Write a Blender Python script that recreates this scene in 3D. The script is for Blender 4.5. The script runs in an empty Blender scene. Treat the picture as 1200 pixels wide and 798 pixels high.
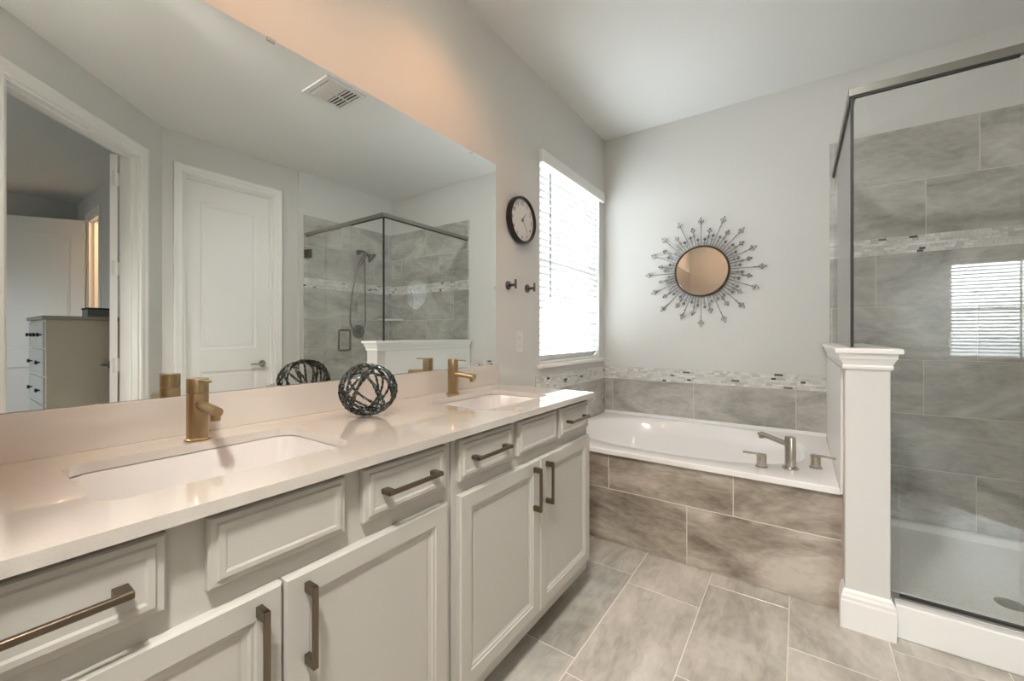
import bpy, bmesh, math, random
from mathutils import Vector, Matrix
random.seed(7)
sc = bpy.context.scene
COL = sc.collection
PI = math.pi

# ------------------------------------------------------------------ camera, world, exposure
cd = bpy.data.cameras.new('camera')
cam = bpy.data.objects.new('camera', cd)
COL.objects.link(cam)
cam.location = (1.309, 0.0, 1.145)
cam.rotation_euler = (PI / 2, 0, 0.609)
cd.sensor_width = 36
cd.lens = 482.0 / 1200 * 36
cd.shift_y = -7.5 / 1200
cd.clip_start = 0.01
sc.camera = cam

w = bpy.data.worlds.new('sky')
sc.world = w
w.use_nodes = True
bg = w.node_tree.nodes['Background']
bg.inputs[0].default_value = (0.86, 0.93, 1.0, 1)
bg.inputs[1].default_value = 1.0
# bright hazy sky above, dimmer ground below the horizon
_n, _l = w.node_tree.nodes, w.node_tree.links
_tc = _n.new('ShaderNodeTexCoord')
_sx = _n.new('ShaderNodeSeparateXYZ')
_l.new(_tc.outputs['Generated'], _sx.inputs[0])
_mr = _n.new('ShaderNodeMapRange')
_mr.inputs['From Min'].default_value = -0.06
_mr.inputs['From Max'].default_value = 0.06
_mr.inputs['To Min'].default_value = 2.0
_mr.inputs['To Max'].default_value = 6.0
_l.new(_sx.outputs['Z'], _mr.inputs['Value'])
_l.new(_mr.outputs['Result'], bg.inputs[1])

sc.view_settings.view_transform = 'Standard'
sc.view_settings.look = 'None'
sc.view_settings.gamma = 1
sc.view_settings.use_curve_mapping = False
sc.view_settings.exposure = 1.84
try:
    cy = sc.cycles
    cy.max_bounces = 9
    cy.diffuse_bounces = 5
    cy.glossy_bounces = 5
    cy.transmission_bounces = 6
    cy.transparent_max_bounces = 14
    cy.caustics_reflective = False
    cy.caustics_refractive = False
    cy.sample_clamp_indirect = 6
    cy.use_denoising = True
except Exception:
    pass

CEIL = 2.729
BACK = 3.2
RIGHT = 2.68


def lamp(name, kind, loc, energy, color=(1, 1, 1), size=0.1, rot=(0, 0, 0), **kw):
    ld = bpy.data.lights.new(name, kind)
    ld.energy = energy
    ld.color = color
    if kind == 'AREA':
        ld.shape = kw.get('shape', 'DISK')
        ld.size = size
        if 'size_y' in kw:
            ld.size_y = kw['size_y']
    elif kind == 'SPOT':
        ld.shadow_soft_size = size
        ld.spot_size = kw.get('angle', 2.4)
        ld.spot_blend = kw.get('blend', 0.8)
    else:
        ld.shadow_soft_size = size
    o = bpy.data.objects.new(name, ld)
    o.location = loc
    o.rotation_euler = rot
    COL.objects.link(o)
    return o


# daylight enters by the two windows: portals only steer the sampling of the sky
pt = lamp('daylight_portal', 'AREA', (-0.10, 2.635, 1.60), 1, (1, 1, 1), 0.92, (0, -PI / 2, 0), shape='RECTANGLE', size_y=0.92)
pt.data.size = 1.28
pt.data.size_y = 0.92
pt.data.cycles.is_portal = True
pt = lamp('daylight_portal', 'AREA', (3.55, -3.08, 1.45), 1, (1, 1, 1), 1.4, (PI / 2, 0, 0), shape='RECTANGLE', size_y=1.24)
pt.data.size = 1.4
pt.data.size_y = 1.24
pt.data.cycles.is_portal = True

# ------------------------------------------------------------------ materials
MATS = {}


def new_mat(name):
    m = bpy.data.materials.new(name)
    m.use_nodes = True
    MATS[name] = m
    nt = m.node_tree
    b = nt.nodes['Principled BSDF']
    return m, nt, b


def simple(name, col, rough=0.5, metal=0.0, bump=0.0, scale=200, coat=0.0, spec=0.5):
    m, nt, b = new_mat(name)
    b.inputs['Base Color'].default_value = (*col, 1)
    b.inputs['Roughness'].default_value = rough
    b.inputs['Metallic'].default_value = metal
    b.inputs['Coat Weight'].default_value = coat
    b.inputs['Specular IOR Level'].default_value = spec
    tc = nt.nodes.new('ShaderNodeTexCoord')
    n = nt.nodes.new('ShaderNodeTexNoise')
    n.inputs['Scale'].default_value = scale
    n.inputs['Detail'].default_value = 3
    nt.links.new(tc.outputs['Object'], n.inputs['Vector'])
    mr = nt.nodes.new('ShaderNodeMapRange')
    am = 0.005 if metal > 0.5 else 0.04
    mr.inputs['To Min'].default_value = max(0.0, rough - am)
    mr.inputs['To Max'].default_value = min(1.0, rough + am)
    nt.links.new(n.outputs['Fac'], mr.inputs['Value'])
    nt.links.new(mr.outputs['Result'], b.inputs['Roughness'])
    if bump > 0:
        bp = nt.nodes.new('ShaderNodeBump')
        bp.inputs['Strength'].default_value = bump
        bp.inputs['Distance'].default_value = 0.002
        nt.links.new(n.outputs['Fac'], bp.inputs['Height'])
        nt.links.new(bp.outputs['Normal'], b.inputs['Normal'])
    return m


simple('wall_paint', (0.655, 0.65, 0.625), 0.75, bump=0.25, scale=120)
simple('ceiling_paint', (0.79, 0.79, 0.77), 0.85, bump=0.25, scale=90)
simple('trim_paint', (0.84, 0.835, 0.81), 0.35)
simple('cabinet_paint', (0.525, 0.51, 0.465), 0.38)
simple('tub_acrylic', (0.85, 0.85, 0.84), 0.12, coat=0.4)
simple('porcelain', (0.62, 0.60, 0.58), 0.10, coat=0.4)
simple('bronze_pull', (0.17, 0.135, 0.095), 0.32, 0.9)
simple('champagne_metal', (0.45, 0.34, 0.195), 0.28, 1.0)
simple('nickel', (0.50, 0.46, 0.40), 0.27, 1.0)
simple('dark_nickel', (0.16, 0.15, 0.135), 0.30, 1.0)
simple('rail_metal', (0.33, 0.325, 0.29), 0.30, 1.0)
simple('silver_channel', (0.75, 0.74, 0.71), 0.22, 1.0)
simple('black_gasket', (0.015, 0.015, 0.015), 0.5)
simple('black_plastic', (0.012, 0.012, 0.012), 0.3)
simple('clock_paper', (0.72, 0.71, 0.68), 0.6)
simple('clock_ink', (0.12, 0.12, 0.12), 0.6)
simple('dark_wood', (0.06, 0.035, 0.022), 0.35)
simple('ray_wire', (0.22, 0.22, 0.22), 0.35, 0.9)
simple('ray_bead', (0.46, 0.47, 0.48), 0.15, 0.9)
simple('dark_void', (0.03, 0.028, 0.025), 0.8)
simple('outlet_plastic', (0.74, 0.73, 0.70), 0.35)
simple('vent_white', (0.72, 0.71, 0.68), 0.5)
simple('vent_dark', (0.16, 0.155, 0.145), 0.7)
simple('carpet', (0.34, 0.30, 0.25), 0.95, bump=0.6, scale=400)
simple('dresser_side', (0.68, 0.59, 0.46), 0.55)
simple('dresser_white', (0.62, 0.62, 0.60), 0.5)
simple('dresser_top', (0.42, 0.37, 0.29), 0.45)
simple('box_grey', (0.22, 0.23, 0.23), 0.6)
simple('shower_acrylic', (0.84, 0.84, 0.81), 0.28)
simple('marble_shelf', (0.72, 0.71, 0.68), 0.2)
simple('cord_white', (0.75, 0.75, 0.74), 0.7)


def emit(name, col, s):
    m, nt, b = new_mat(name)
    b.inputs['Base Color'].default_value = (*col, 1)
    b.inputs['Emission Color'].default_value = (*col, 1)
    b.inputs['Emission Strength'].default_value = s
    return m


emit('lamp_glow', (1.0, 0.78, 0.55), 6.0)

# mirror glass
m, nt, b = new_mat('mirror_silver')
b.inputs['Base Color'].default_value = (0.90, 0.92, 0.90, 1)
b.inputs['Metallic'].default_value = 1
b.inputs['Roughness'].default_value = 0.0
simple('mirror_edge', (0.10, 0.11, 0.10), 0.3)


def glass_mat(name, tint, ior=1.45):
    m = bpy.data.materials.new(name)
    m.use_nodes = True
    nt = m.node_tree
    nt.nodes.clear()
    out = nt.nodes.new('ShaderNodeOutputMaterial')
    tr = nt.nodes.new('ShaderNodeBsdfTransparent')
    tr.inputs[0].default_value = (*tint, 1)
    gl = nt.nodes.new('ShaderNodeBsdfGlossy')
    gl.inputs['Roughness'].default_value = 0.0
    fr = nt.nodes.new('ShaderNodeFresnel')
    ge = nt.nodes.new('ShaderNodeNewGeometry')
    mr = nt.nodes.new('ShaderNodeMapRange')      # same reflectance from inside the pane as from outside
    mr.inputs['To Min'].default_value = ior
    mr.inputs['To Max'].default_value = 1.0 / ior
    nt.links.new(ge.outputs['Backfacing'], mr.inputs['Value'])
    nt.links.new(mr.outputs['Result'], fr.inputs['IOR'])
    mx = nt.nodes.new('ShaderNodeMixShader')
    nt.links.new(fr.outputs[0], mx.inputs[0])
    nt.links.new(tr.outputs[0], mx.inputs[1])
    nt.links.new(gl.outputs[0], mx.inputs[2])
    nt.links.new(mx.outputs[0], out.inputs[0])
    MATS[name] = m


glass_mat('shower_glass', (0.980, 0.988, 0.983), 1.5)
glass_mat('window_glass', (0.98, 0.99, 0.98), 1.3)

# blind slats: white, slightly translucent
m, nt, b = new_mat('blind_slat')
b.inputs['Base Color'].default_value = (0.86, 0.86, 0.85, 1)
b.inputs['Roughness'].default_value = 0.45
tl = nt.nodes.new('ShaderNodeBsdfTranslucent')
tl.inputs[0].default_value = (0.85, 0.87, 0.88, 1)
mx = nt.nodes.new('ShaderNodeMixShader')
mx.inputs[0].default_value = 0.05
nt.links.new(b.outputs[0], mx.inputs[1])
nt.links.new(tl.outputs[0], mx.inputs[2])
nt.links.new(mx.outputs[0], nt.nodes['Material Output'].inputs[0])


def stone(name, stops, rough=0.28, stretch=(1.0, 4.0, 4.0), rot=(0, 0, 0), scale=1.6, bump=0.15):
    """veined stone-look porcelain; the per-tile 'rnd' attribute shifts the pattern"""
    m, nt, b = new_mat(name)
    L = nt.links.new
    tc = nt.nodes.new('ShaderNodeTexCoord')
    at = nt.nodes.new('ShaderNodeAttribute')
    at.attribute_name = 'rnd'
    mul = nt.nodes.new('ShaderNodeVectorMath')
    mul.operation = 'SCALE'
    mul.inputs['Scale'].default_value = 17.0
    L(at.outputs['Color'], mul.inputs[0])
    add = nt.nodes.new('ShaderNodeVectorMath')
    L(tc.outputs['Object'], add.inputs[0])
    L(mul.outputs[0], add.inputs[1])
    mp = nt.nodes.new('ShaderNodeMapping')
    mp.inputs['Scale'].default_value = stretch
    mp.inputs['Rotation'].default_value = rot
    L(add.outputs[0], mp.inputs['Vector'])
    n1 = nt.nodes.new('ShaderNodeTexNoise')
    n1.inputs['Scale'].default_value = scale
    n1.inputs['Detail'].default_value = 8
    n1.inputs['Roughness'].default_value = 0.62
    n1.inputs['Distortion'].default_value = 1.3
    L(mp.outputs[0], n1.inputs['Vector'])
    n2 = nt.nodes.new('ShaderNodeTexNoise')
    n2.inputs['Scale'].default_value = scale * 9
    n2.inputs['Detail'].default_value = 5
    n2.inputs['Distortion'].default_value = 0.8
    L(mp.outputs[0], n2.inputs['Vector'])
    mixf = nt.nodes.new('ShaderNodeMix')
    mixf.inputs[0].default_value = 0.25
    L(n1.outputs['Fac'], mixf.inputs[2])
    L(n2.outputs['Fac'], mixf.inputs[3])
    cr = nt.nodes.new('ShaderNodeValToRGB')
    els = cr.color_ramp.elements
    els[0].position = stops[0][0]
    els[0].color = (*stops[0][1], 1)
    els[1].position = stops[-1][0]
    els[1].color = (*stops[-1][1], 1)
    for p, c in stops[1:-1]:
        e = els.new(p)
        e.color = (*c, 1)
    L(mixf.outputs[0], cr.inputs[0])
    L(cr.outputs[0], b.inputs['Base Color'])
    b.inputs['Roughness'].default_value = rough
    bp = nt.nodes.new('ShaderNodeBump')
    bp.inputs['Strength'].default_value = bump
    bp.inputs['Distance'].default_value = 0.001
    L(n2.outputs['Fac'], bp.inputs['Height'])
    L(bp.outputs['Normal'], b.inputs['Normal'])
    return m


stone('wall_tile_stone', [(0.30, (0.26, 0.25, 0.225)), (0.43, (0.40, 0.385, 0.355)), (0.54, (0.51, 0.495, 0.46)), (0.68, (0.66, 0.645, 0.61))],
      rough=0.22, stretch=(1.0, 1.0, 2.4), rot=(0, 0.45, 0), scale=1.7)
stone('apron_tile_stone', [(0.34, (0.18, 0.152, 0.118)), (0.45, (0.31, 0.27, 0.22)), (0.55, (0.43, 0.38, 0.32)), (0.66, (0.58, 0.53, 0.46))],
      rough=0.3, stretch=(1.0, 1.0, 2.6), rot=(0, 0.3, 0), scale=1.8)
stone('floor_tile_stone', [(0.30, (0.26, 0.245, 0.21)), (0.44, (0.39, 0.37, 0.325)), (0.55, (0.50, 0.475, 0.425)), (0.70, (0.62, 0.60, 0.55))],
      rough=0.21, stretch=(2.6, 1.0, 1.0), rot=(0, 0, 0.5), scale=1.4)
simple('grout', (0.66, 0.63, 0.57), 0.85)

# quartz top: off-white with a faint fleck, polished
m, nt, b = new_mat('quartz')
tc = nt.nodes.new('ShaderNodeTexCoord')
n = nt.nodes.new('ShaderNodeTexNoise')
n.inputs['Scale'].default_value = 420
n.inputs['Detail'].default_value = 2
nt.links.new(tc.outputs['Object'], n.inputs['Vector'])
cr = nt.nodes.new('ShaderNodeValToRGB')
cr.color_ramp.elements[0].position = 0.35
cr.color_ramp.elements[0].color = (0.60, 0.56, 0.51, 1)
cr.color_ramp.elements[1].position = 0.6
cr.color_ramp.elements[1].color = (0.63, 0.59, 0.535, 1)
nt.links.new(n.outputs['Fac'], cr.inputs[0])
nt.links.new(cr.outputs[0], b.inputs['Base Color'])
b.inputs['Roughness'].default_value = 0.05
b.inputs['IOR'].default_value = 1.75
b.inputs['Coat Weight'].default_value = 1.0
b.inputs['Coat IOR'].default_value = 1.6
b.inputs['Coat Roughness'].default_value = 0.01

# mosaic sticks: colour per stick from the mesh attribute
m, nt, b = new_mat('mosaic_sticks')
at = nt.nodes.new('ShaderNodeAttribute')
at.attribute_name = 'tint'
nt.links.new(at.outputs['Color'], b.inputs['Base Color'])
b.inputs['Roughness'].default_value = 0.25

# twisted rope of the decorative ball: dark with pale glass beads
m, nt, b = new_mat('beaded_rope')
tc = nt.nodes.new('ShaderNodeTexCoord')
n = nt.nodes.new('ShaderNodeTexVoronoi')
n.inputs['Scale'].default_value = 330
nt.links.new(tc.outputs['Object'], n.inputs['Vector'])
sx = nt.nodes.new('ShaderNodeSeparateColor')
nt.links.new(n.outputs['Color'], sx.inputs[0])
cr = nt.nodes.new('ShaderNodeValToRGB')
cr.color_ramp.interpolation = 'CONSTANT'
cr.color_ramp.elements[0].color = (0.012, 0.014, 0.014, 1)
cr.color_ramp.elements[1].position = 0.62
cr.color_ramp.elements[1].color = (0.05, 0.09, 0.09, 1)
e = cr.color_ramp.elements.new(0.86)
e.color = (0.26, 0.29, 0.28, 1)
nt.links.new(sx.outputs[0], cr.inputs[0])
nt.links.new(cr.outputs[0], b.inputs['Base Color'])
b.inputs['Roughness'].default_value = 0.25
b.inputs['Metallic'].default_value = 0.4


# ------------------------------------------------------------------ helpers
def obj(name, bm, mat, parent=None, smooth=False, recalc=True):
    me = bpy.data.meshes.new(name)
    if recalc:
        bmesh.ops.recalc_face_normals(bm, faces=bm.faces[:])
    bm.to_mesh(me)
    bm.free()
    for k in (mat if isinstance(mat, (list, tuple)) else [mat]):
        me.materials.append(MATS[k])
    o = bpy.data.objects.new(name, me)
    COL.objects.link(o)
    if parent is not None:
        o.parent = parent
        o.matrix_parent_inverse = world(parent).inverted()
    if smooth:
        me.polygons.foreach_set('use_smooth', [True] * len(me.polygons))
        try:
            me.set_sharp_from_angle(angle=math.radians(40))
        except Exception:
            pass
    return o


def world(o):
    mt = Matrix.LocRotScale(o.location, o.rotation_euler, o.scale)
    if o.parent is not None:
        return world(o.parent) @ o.matrix_parent_inverse @ mt
    return mt


def thing(name, label, cat, loc=(0, 0, 0), group=None):
    o = bpy.data.objects.new(name, None)
    o.empty_display_size = 0.05
    o.location = loc
    COL.objects.link(o)
    o['label'] = label
    o['category'] = cat
    if group:
        o['group'] = group
    return o


def tag(o, label, cat, group=None):
    o['label'] = label
    o['category'] = cat
    if group:
        o['group'] = group
    return o


def struct(name, bm, mat, label=None, parent=None, **kw):
    o = obj(name, bm, mat, parent, **kw)
    if parent is None:
        o['kind'] = 'structure'
        o['category'] = name.split('_')[0]
        if label:
            o['label'] = label
    return o


def BM():
    return bmesh.new()


def box(bm, a, b, bev=0.0, mi=0, mtx=None, seg=1):
    x0, y0, z0 = [min(p, q) for p, q in zip(a, b)]
    x1, y1, z1 = [max(p, q) for p, q in zip(a, b)]
    vs = [bm.verts.new(v) for v in ((x0, y0, z0), (x1, y0, z0), (x1, y1, z0), (x0, y1, z0), (x0, y0, z1), (x1, y0, z1), (x1, y1, z1), (x0, y1, z1))]
    fs = [bm.faces.new([vs[i] for i in q]) for q in ((3, 2, 1, 0), (4, 5, 6, 7), (0, 1, 5, 4), (1, 2, 6, 5), (2, 3, 7, 6), (3, 0, 4, 7))]
    for f in fs:
        f.material_index = mi
    allv = vs
    if bev > 0:
        es = list({e for f in fs for e in f.edges})
        r = bmesh.ops.bevel(bm, geom=es, offset=bev, segments=seg, affect='EDGES', profile=0.5)
        allv = list({v for f in r['faces'] for v in f.verts} | {v for v in vs if v.is_valid})
        for f in r['faces']:
            f.material_index = mi
    if mtx is not None:
        for v in allv:
            v.co = mtx @ v.co
    return allv


def frame_of(d):
    d = Vector(d).normalized()
    up = Vector((0, 0, 1)) if abs(d.z) < 0.9 else Vector((1, 0, 0))
    a = d.cross(up).normalized()
    return a, d.cross(a).normalized()


def tube(bm, pts, r, n=10, closed=False, caps=True, mi=0, prof=None):
    """tube along pts; r a number or a list"""
    pts = [Vector(p) for p in pts]
    N = len(pts)
    rings = []
    pa = None
    for i, p in enumerate(pts):
        if closed:
            d = pts[(i + 1) % N] - pts[i - 1]
        else:
            d = pts[min(i + 1, N - 1)] - pts[max(i - 1, 0)]
        d.normalize()
        if pa is None:
            a, b = frame_of(d)
        else:
            a = (pa - d * pa.dot(d)).normalized()
            b = d.cross(a).normalized()
        pa = a
        rr = r[i] if isinstance(r, (list, tuple)) else r
        rings.append([bm.verts.new(p + a * (rr * math.cos(2 * PI * k / n)) + b * (rr * math.sin(2 * PI * k / n))) for k in range(n)])
    M = N if closed else N - 1
    for i in range(M):
        A, B = rings[i], rings[(i + 1) % N]
        for k in range(n):
            f = bm.faces.new((A[k], A[(k + 1) % n], B[(k + 1) % n], B[k]))
            f.material_index = mi
    if caps and not closed:
        for q in (rings[0][::-1], rings[-1]):
            f = bm.faces.new(q)
            f.material_index = mi


def lathe(bm, prof, c=(0, 0, 0), axis=(0, 0, 1), n=28, mi=0, cap=True):
    """prof: list of (radius, height) along axis"""
    a, b = frame_of(axis)
    d = Vector(axis).normalized()
    c = Vector(c)
    rings = []
    for r, h in prof:
        rings.append([bm.verts.new(c + d * h + a * (r * math.cos(2 * PI * k / n)) + b * (r * math.sin(2 * PI * k / n))) for k in range(n)])
    for i in range(len(rings) - 1):
        for k in range(n):
            f = bm.faces.new((rings[i][k], rings[i][(k + 1) % n], rings[i + 1][(k + 1) % n], rings[i + 1][k]))
            f.material_index = mi
    if cap:
        for q in (rings[0][::-1], rings[-1]):
            f = bm.faces.new(q)
            f.material_index = mi


def loops(bm, rings, close_last=True, close_first=False, mi=0):
    vr = [[bm.verts.new(p) for p in r] for r in rings]
    n = len(vr[0])
    for i in range(len(vr) - 1):
        for k in range(n):
            f = bm.faces.new((vr[i][k], vr[i][(k + 1) % n], vr[i + 1][(k + 1) % n], vr[i + 1][k]))
            f.material_index = mi
    if close_last:
        bm.faces.new(vr[-1]).material_index = mi
    if close_first:
        bm.faces.new(vr[0][::-1]).material_index = mi
    return vr


def panel(bm, O, U, V, N, u0, u1, v0, v1, prof, back=True):
    """concentric rectangular steps: prof = [(inset, height)] built on plane O + u U + v V, height along N"""
    O, U, V, N = Vector(O), Vector(U), Vector(V), Vector(N)
    rings = []
    for ins, h in prof:
        rings.append([O + U * a + V * b + N * h for a, b in ((u0 + ins, v0 + ins), (u1 - ins, v0 + ins), (u1 - ins, v1 - ins), (u0 + ins, v1 - ins))])
    loops(bm, rings, True, back)


def slab_door(bm, O, U, V, N, W, H, t, panels, both=True):
    """a door leaf with sunk moulded panels; O is the hinge-bottom corner of the face whose outward normal is N"""
    O, U, V, N = Vector(O), Vector(U), Vector(V), Vector(N)
    us = sorted({0, W} | {p[0] for p in panels} | {p[1] for p in panels})
    vs = sorted({0, H} | {p[2] for p in panels} | {p[3] for p in panels})
    for side in ((0, 1), (-t, -1)) if both else ((0, 1),):
        off, sg = side
        for i in range(len(us) - 1):
            for j in range(len(vs) - 1):
                uc, vc = (us[i] + us[i + 1]) / 2, (vs[j] + vs[j + 1]) / 2
                hit = any(p[0] < uc < p[1] and p[2] < vc < p[3] for p in panels)
                q = (us[i], us[i + 1], vs[j], vs[j + 1])
                if hit:
                    prof = [(0, 0), (0.008, -0.007), (0.022, -0.009), (0.030, -0.004), (0.036, -0.004)]
                    panel(bm, O + N * off, U, V, N * sg, *q, prof, back=False)
                else:
                    bm.faces.new([bm.verts.new(O + N * off + U * a + V * b) for a, b in ((q[0], q[2]), (q[1], q[2]), (q[1], q[3]), (q[0], q[3]))])
    A = [O, O + U * W, O + U * W + V * H, O + V * H]
    for k in range(4):
        p, q = A[k], A[(k + 1) % 4]
        bm.faces.new([bm.verts.new(x) for x in (p, q, q - N * t, p - N * t)])
    bmesh.ops.remove_doubles(bm, verts=bm.verts[:], dist=1e-5)


def tile_field(name, O, U, V, N, rects, mat, parent, th=0.008, gap=0.0021, back=None):
    """rows of bevelled tiles over a grout bed, one mesh"""
    bm = BM()
    O, U, V, N = Vector(O), Vector(U), Vector(V), Vector(N)
    lay = bm.faces.layers.float_color.new('rnd')

    def put(q, h0, h1, g, bev, mi, val):
        u0, u1, v0, v1 = q[0] + g, q[1] - g, q[2] + g, q[3] - g
        rings = []
        for ins, h in ((0, h0), (0, h1 - bev), (bev, h1)):
            rings.append([bm.verts.new(O + U * a + V * b + N * h) for a, b in ((u0 + ins, v0 + ins), (u1 - ins, v0 + ins), (u1 - ins, v1 - ins), (u0 + ins, v1 - ins))])
        fs = [bm.faces.new(rings[-1])]
        for i in range(2):
            for k in range(4):
                fs.append(bm.faces.new((rings[i][k], rings[i][(k + 1) % 4], rings[i + 1][(k + 1) % 4], rings[i + 1][k])))
        if mi == 1:
            fs.append(bm.faces.new(rings[0][::-1]))
        for f in fs:
            f.material_index = mi
            f[lay] = val
    for q in rects:
        put(q, th * 0.3, th, gap, 0.0010, 0, (random.random(), random.random(), random.random(), 1))
    bu = back or (min(q[0] for q in rects), max(q[1] for q in rects), min(q[2] for q in rects), max(q[3] for q in rects))
    put(bu, 0.0, th - 0.0012, 0, 0.0004, 1, (0, 0, 0, 1))
    return obj(name, bm, [mat, 'grout'], parent, recalc=True)


def courses(u0, u1, rows):
    """rows: (v0, v1, joint) with joints every .61 from the given one"""
    out = []
    for v0, v1, j in rows:
        k = j - 0.61 * math.ceil((j - u0) / 0.61 + 1)
        cuts = [u0]
        while k < u1:
            if k > u0 + 0.004 and k < u1 - 0.004:
                cuts.append(k)
            k += 0.61
        cuts.append(u1)
        for a, b in zip(cuts[:-1], cuts[1:]):
            out.append((a, b, v0, v1))
    return out


STICK = [(0.76, 0.75, 0.72), (0.72, 0.71, 0.68), (0.66, 0.65, 0.62), (0.80, 0.795, 0.78), (0.74, 0.73, 0.70), (0.60, 0.585, 0.56)]
DARKS = [(0.10, 0.095, 0.085), (0.17, 0.15, 0.13)]


def mosaic(name, O, U, V, N, u0, u1, v0, v1, parent, rows=7):
    bm = BM()
    O, U, V, N = Vector(O), Vector(U), Vector(V), Vector(N)
    lay = bm.faces.layers.float_color.new('tint')
    rh = (v1 - v0) / rows

    def put(a0, a1, b0, b1, h, c):
        r0 = [bm.verts.new(O + U * a + V * b) for a, b in ((a0, b0), (a1, b0), (a1, b1), (a0, b1))]
        r1 = [bm.verts.new(v.co + N * h) for v in r0]
        fs = [bm.faces.new(r1)] + [bm.faces.new((r0[k], r0[(k + 1) % 4], r1[(k + 1) % 4], r1[k])) for k in range(4)]
        for f in fs:
            f[lay] = (*c, 1)
    put(u0, u1, v0, v1, 0.0055, (0.60, 0.58, 0.54))
    for r in range(rows):
        u = u0
        while u < u1 - 0.004:
            L = random.choice((0.018, 0.026, 0.035, 0.048))
            e = min(u + L, u1)
            c = random.choice(DARKS) if random.random() < 0.035 and L > 0.02 else random.choice(STICK)
            s = random.uniform(0.9, 1.08)
            put(u + 0.0006, e - 0.0006, v0 + r * rh + 0.0006, v0 + (r + 1) * rh - 0.0006, 0.008 + random.uniform(-0.0008, 0.0012), [min(0.85, x * s) for x in c])
            u = e
    return obj(name, bm, 'mosaic_sticks', parent, recalc=False)


X, Y, Z = Vector((1, 0, 0)), Vector((0, 1, 0)), Vector((0, 0, 1))

# ------------------------------------------------------------------ room shell
WY0, WY1, WZ0, WZ1 = 2.175, 3.095, 0.945, 2.255      # window opening
bm = BM()
for a, b in (((-0.14, -0.2, 0), (0, WY0, CEIL)), ((-0.14, WY1, 0), (0, BACK + 0.12, CEIL)),
             ((-0.14, WY0, 0), (0, WY1, WZ0)), ((-0.14, WY0, WZ1), (0, WY1, CEIL))):
    box(bm, a, b)
wall_left = struct('wall_left', bm, 'wall_paint', 'greige painted wall behind the vanity, with mirror, clock and window')
bm = BM()
box(bm, (0, BACK, 0), (RIGHT + 0.12, BACK + 0.12, CEIL))
wall_back = struct('wall_back', bm, 'wall_paint', 'greige wall behind the bathtub, bearing the sunburst mirror')
# right side: plain section with closed door, then the tiled shower section standing slightly proud
DY0, DY1, DZ = 1.18, 1.875, 2.43
bm = BM()
RC = 2.70
box(bm, (RC, 1.01, 0), (RC + 0.12, DY0, CEIL))
box(bm, (RC, DY1, 0), (RC + 0.12, 2.09, CEIL))
box(bm, (RC, DY0, DZ), (RC + 0.12, DY1, CEIL))
wall_right = struct('wall_right', bm, 'wall_paint', 'greige wall holding the closed two-panel white door')
bm = BM()
box(bm, (RIGHT, 2.09, 0), (RC + 0.12, BACK, CEIL))
wall_shower = struct('wall_shower', bm, 'wall_paint', 'wall section of the shower carrying the shower head, tiled')
bm = BM()
box(bm, (RC + 0.10, DY0 - 0.05, 0), (RC + 0.12, DY1 + 0.05, DZ + 0.05))
struct('wall_closet', bm, 'dark_void', 'dark backing of the closet behind the closed door')

# the diagonal wall with the doorway to the bedroom
CORN = Vector((RC - 0.01, 1.04, 0))
S = Vector((-0.70711, -0.70711, 0))
NI = Vector((-0.70711, 0.70711, 0))          # towards the bathroom
AM = Matrix(((S.x, NI.x, 0, CORN.x), (S.y, NI.y, 0, CORN.y), (0, 0, 1, 0), (0, 0, 0, 1)))
AS0, AS1, AZ = 0.228, 1.155, 2.41
AT = 0.11
bm = BM()
box(bm, (-0.10, -AT, 0), (AS0, 0, CEIL), mtx=AM)
box(bm, (AS1, -AT, 0), (2.78, 0, CEIL), mtx=AM)
box(bm, (AS0, -AT, AZ), (AS1, 0, CEIL), mtx=AM)
wall_diag = struct('wall_diagonal', bm, 'wall_paint', 'diagonal wall pierced by the bedroom doorway')
# near walls behind the camera
bm = BM()
box(bm, (-0.14, -0.95, 0), (0.75, -0.06, CEIL))
wall_near = struct('wall_near', bm, 'wall_paint', 'wall at the near end of the vanity')

bm = BM()
box(bm, (-0.14, -3.15, CEIL), (6.1, BACK + 0.12, CEIL + 0.1))
struct('ceiling', bm, 'ceiling_paint', 'flat painted ceiling')

# floor
FZ = 0.0
bm = BM()
box(bm, (-0.14, -3.15, -0.12), (6.1, BACK + 0.12, -0.02))
floor = struct('floor', bm, 'grout', 'stone-look porcelain tile floor with light grout')
rects = []
cols = [-0.264 + 0.308 * k for k in range(-1, 10)]
joint = [0.30, 0.55, 0.10]
for i, cx in enumerate(cols):
    x0, x1 = max(cx, 0.0), min(cx + 0.308, 2.72)
    if x1 <= x0 + 0.01:
        continue
    j0 = {0: 1.11, 1: 1.11, 2: 1.11, 3: 1.32, 4: 1.86, 5: 1.45}.get(i, 1.2 + 0.2 * (i % 3))
    y = j0 - 0.613 * 6
    while y < 2.16:
        y0, y1 = max(y, -0.95), min(y + 0.613, 2.180)
        if y1 - y0 > 0.01:
            # skip what lies on the bedroom side of the diagonal wall
            if not (x0 - y1 > 1.80):
                rects.append((x0, x1, y0, y1))
        y += 0.613
tile_field('floor_tiles', (0, 0, -0.008), X, Y, Z, rects, 'floor_tile_stone', floor)
bm = BM()
vs = [bm.verts.new(p) for p in ((0.70, -1.05, 0.002), (0.70, -3.05, 0.002), (5.95, -3.05, 0.002), (5.95, 1.08, 0.002), (2.83, 1.08, 0.002))]
bot = [bm.verts.new(v.co - Vector((0, 0, 0.018))) for v in vs]
bm.faces.new(vs)
for k in range(5):
    bm.faces.new((vs[k], vs[(k + 1) % 5], bot[(k + 1) % 5], bot[k]))
struct('floor_bedroom', bm, 'carpet', 'bedroom carpet beyond the doorway')

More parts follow.
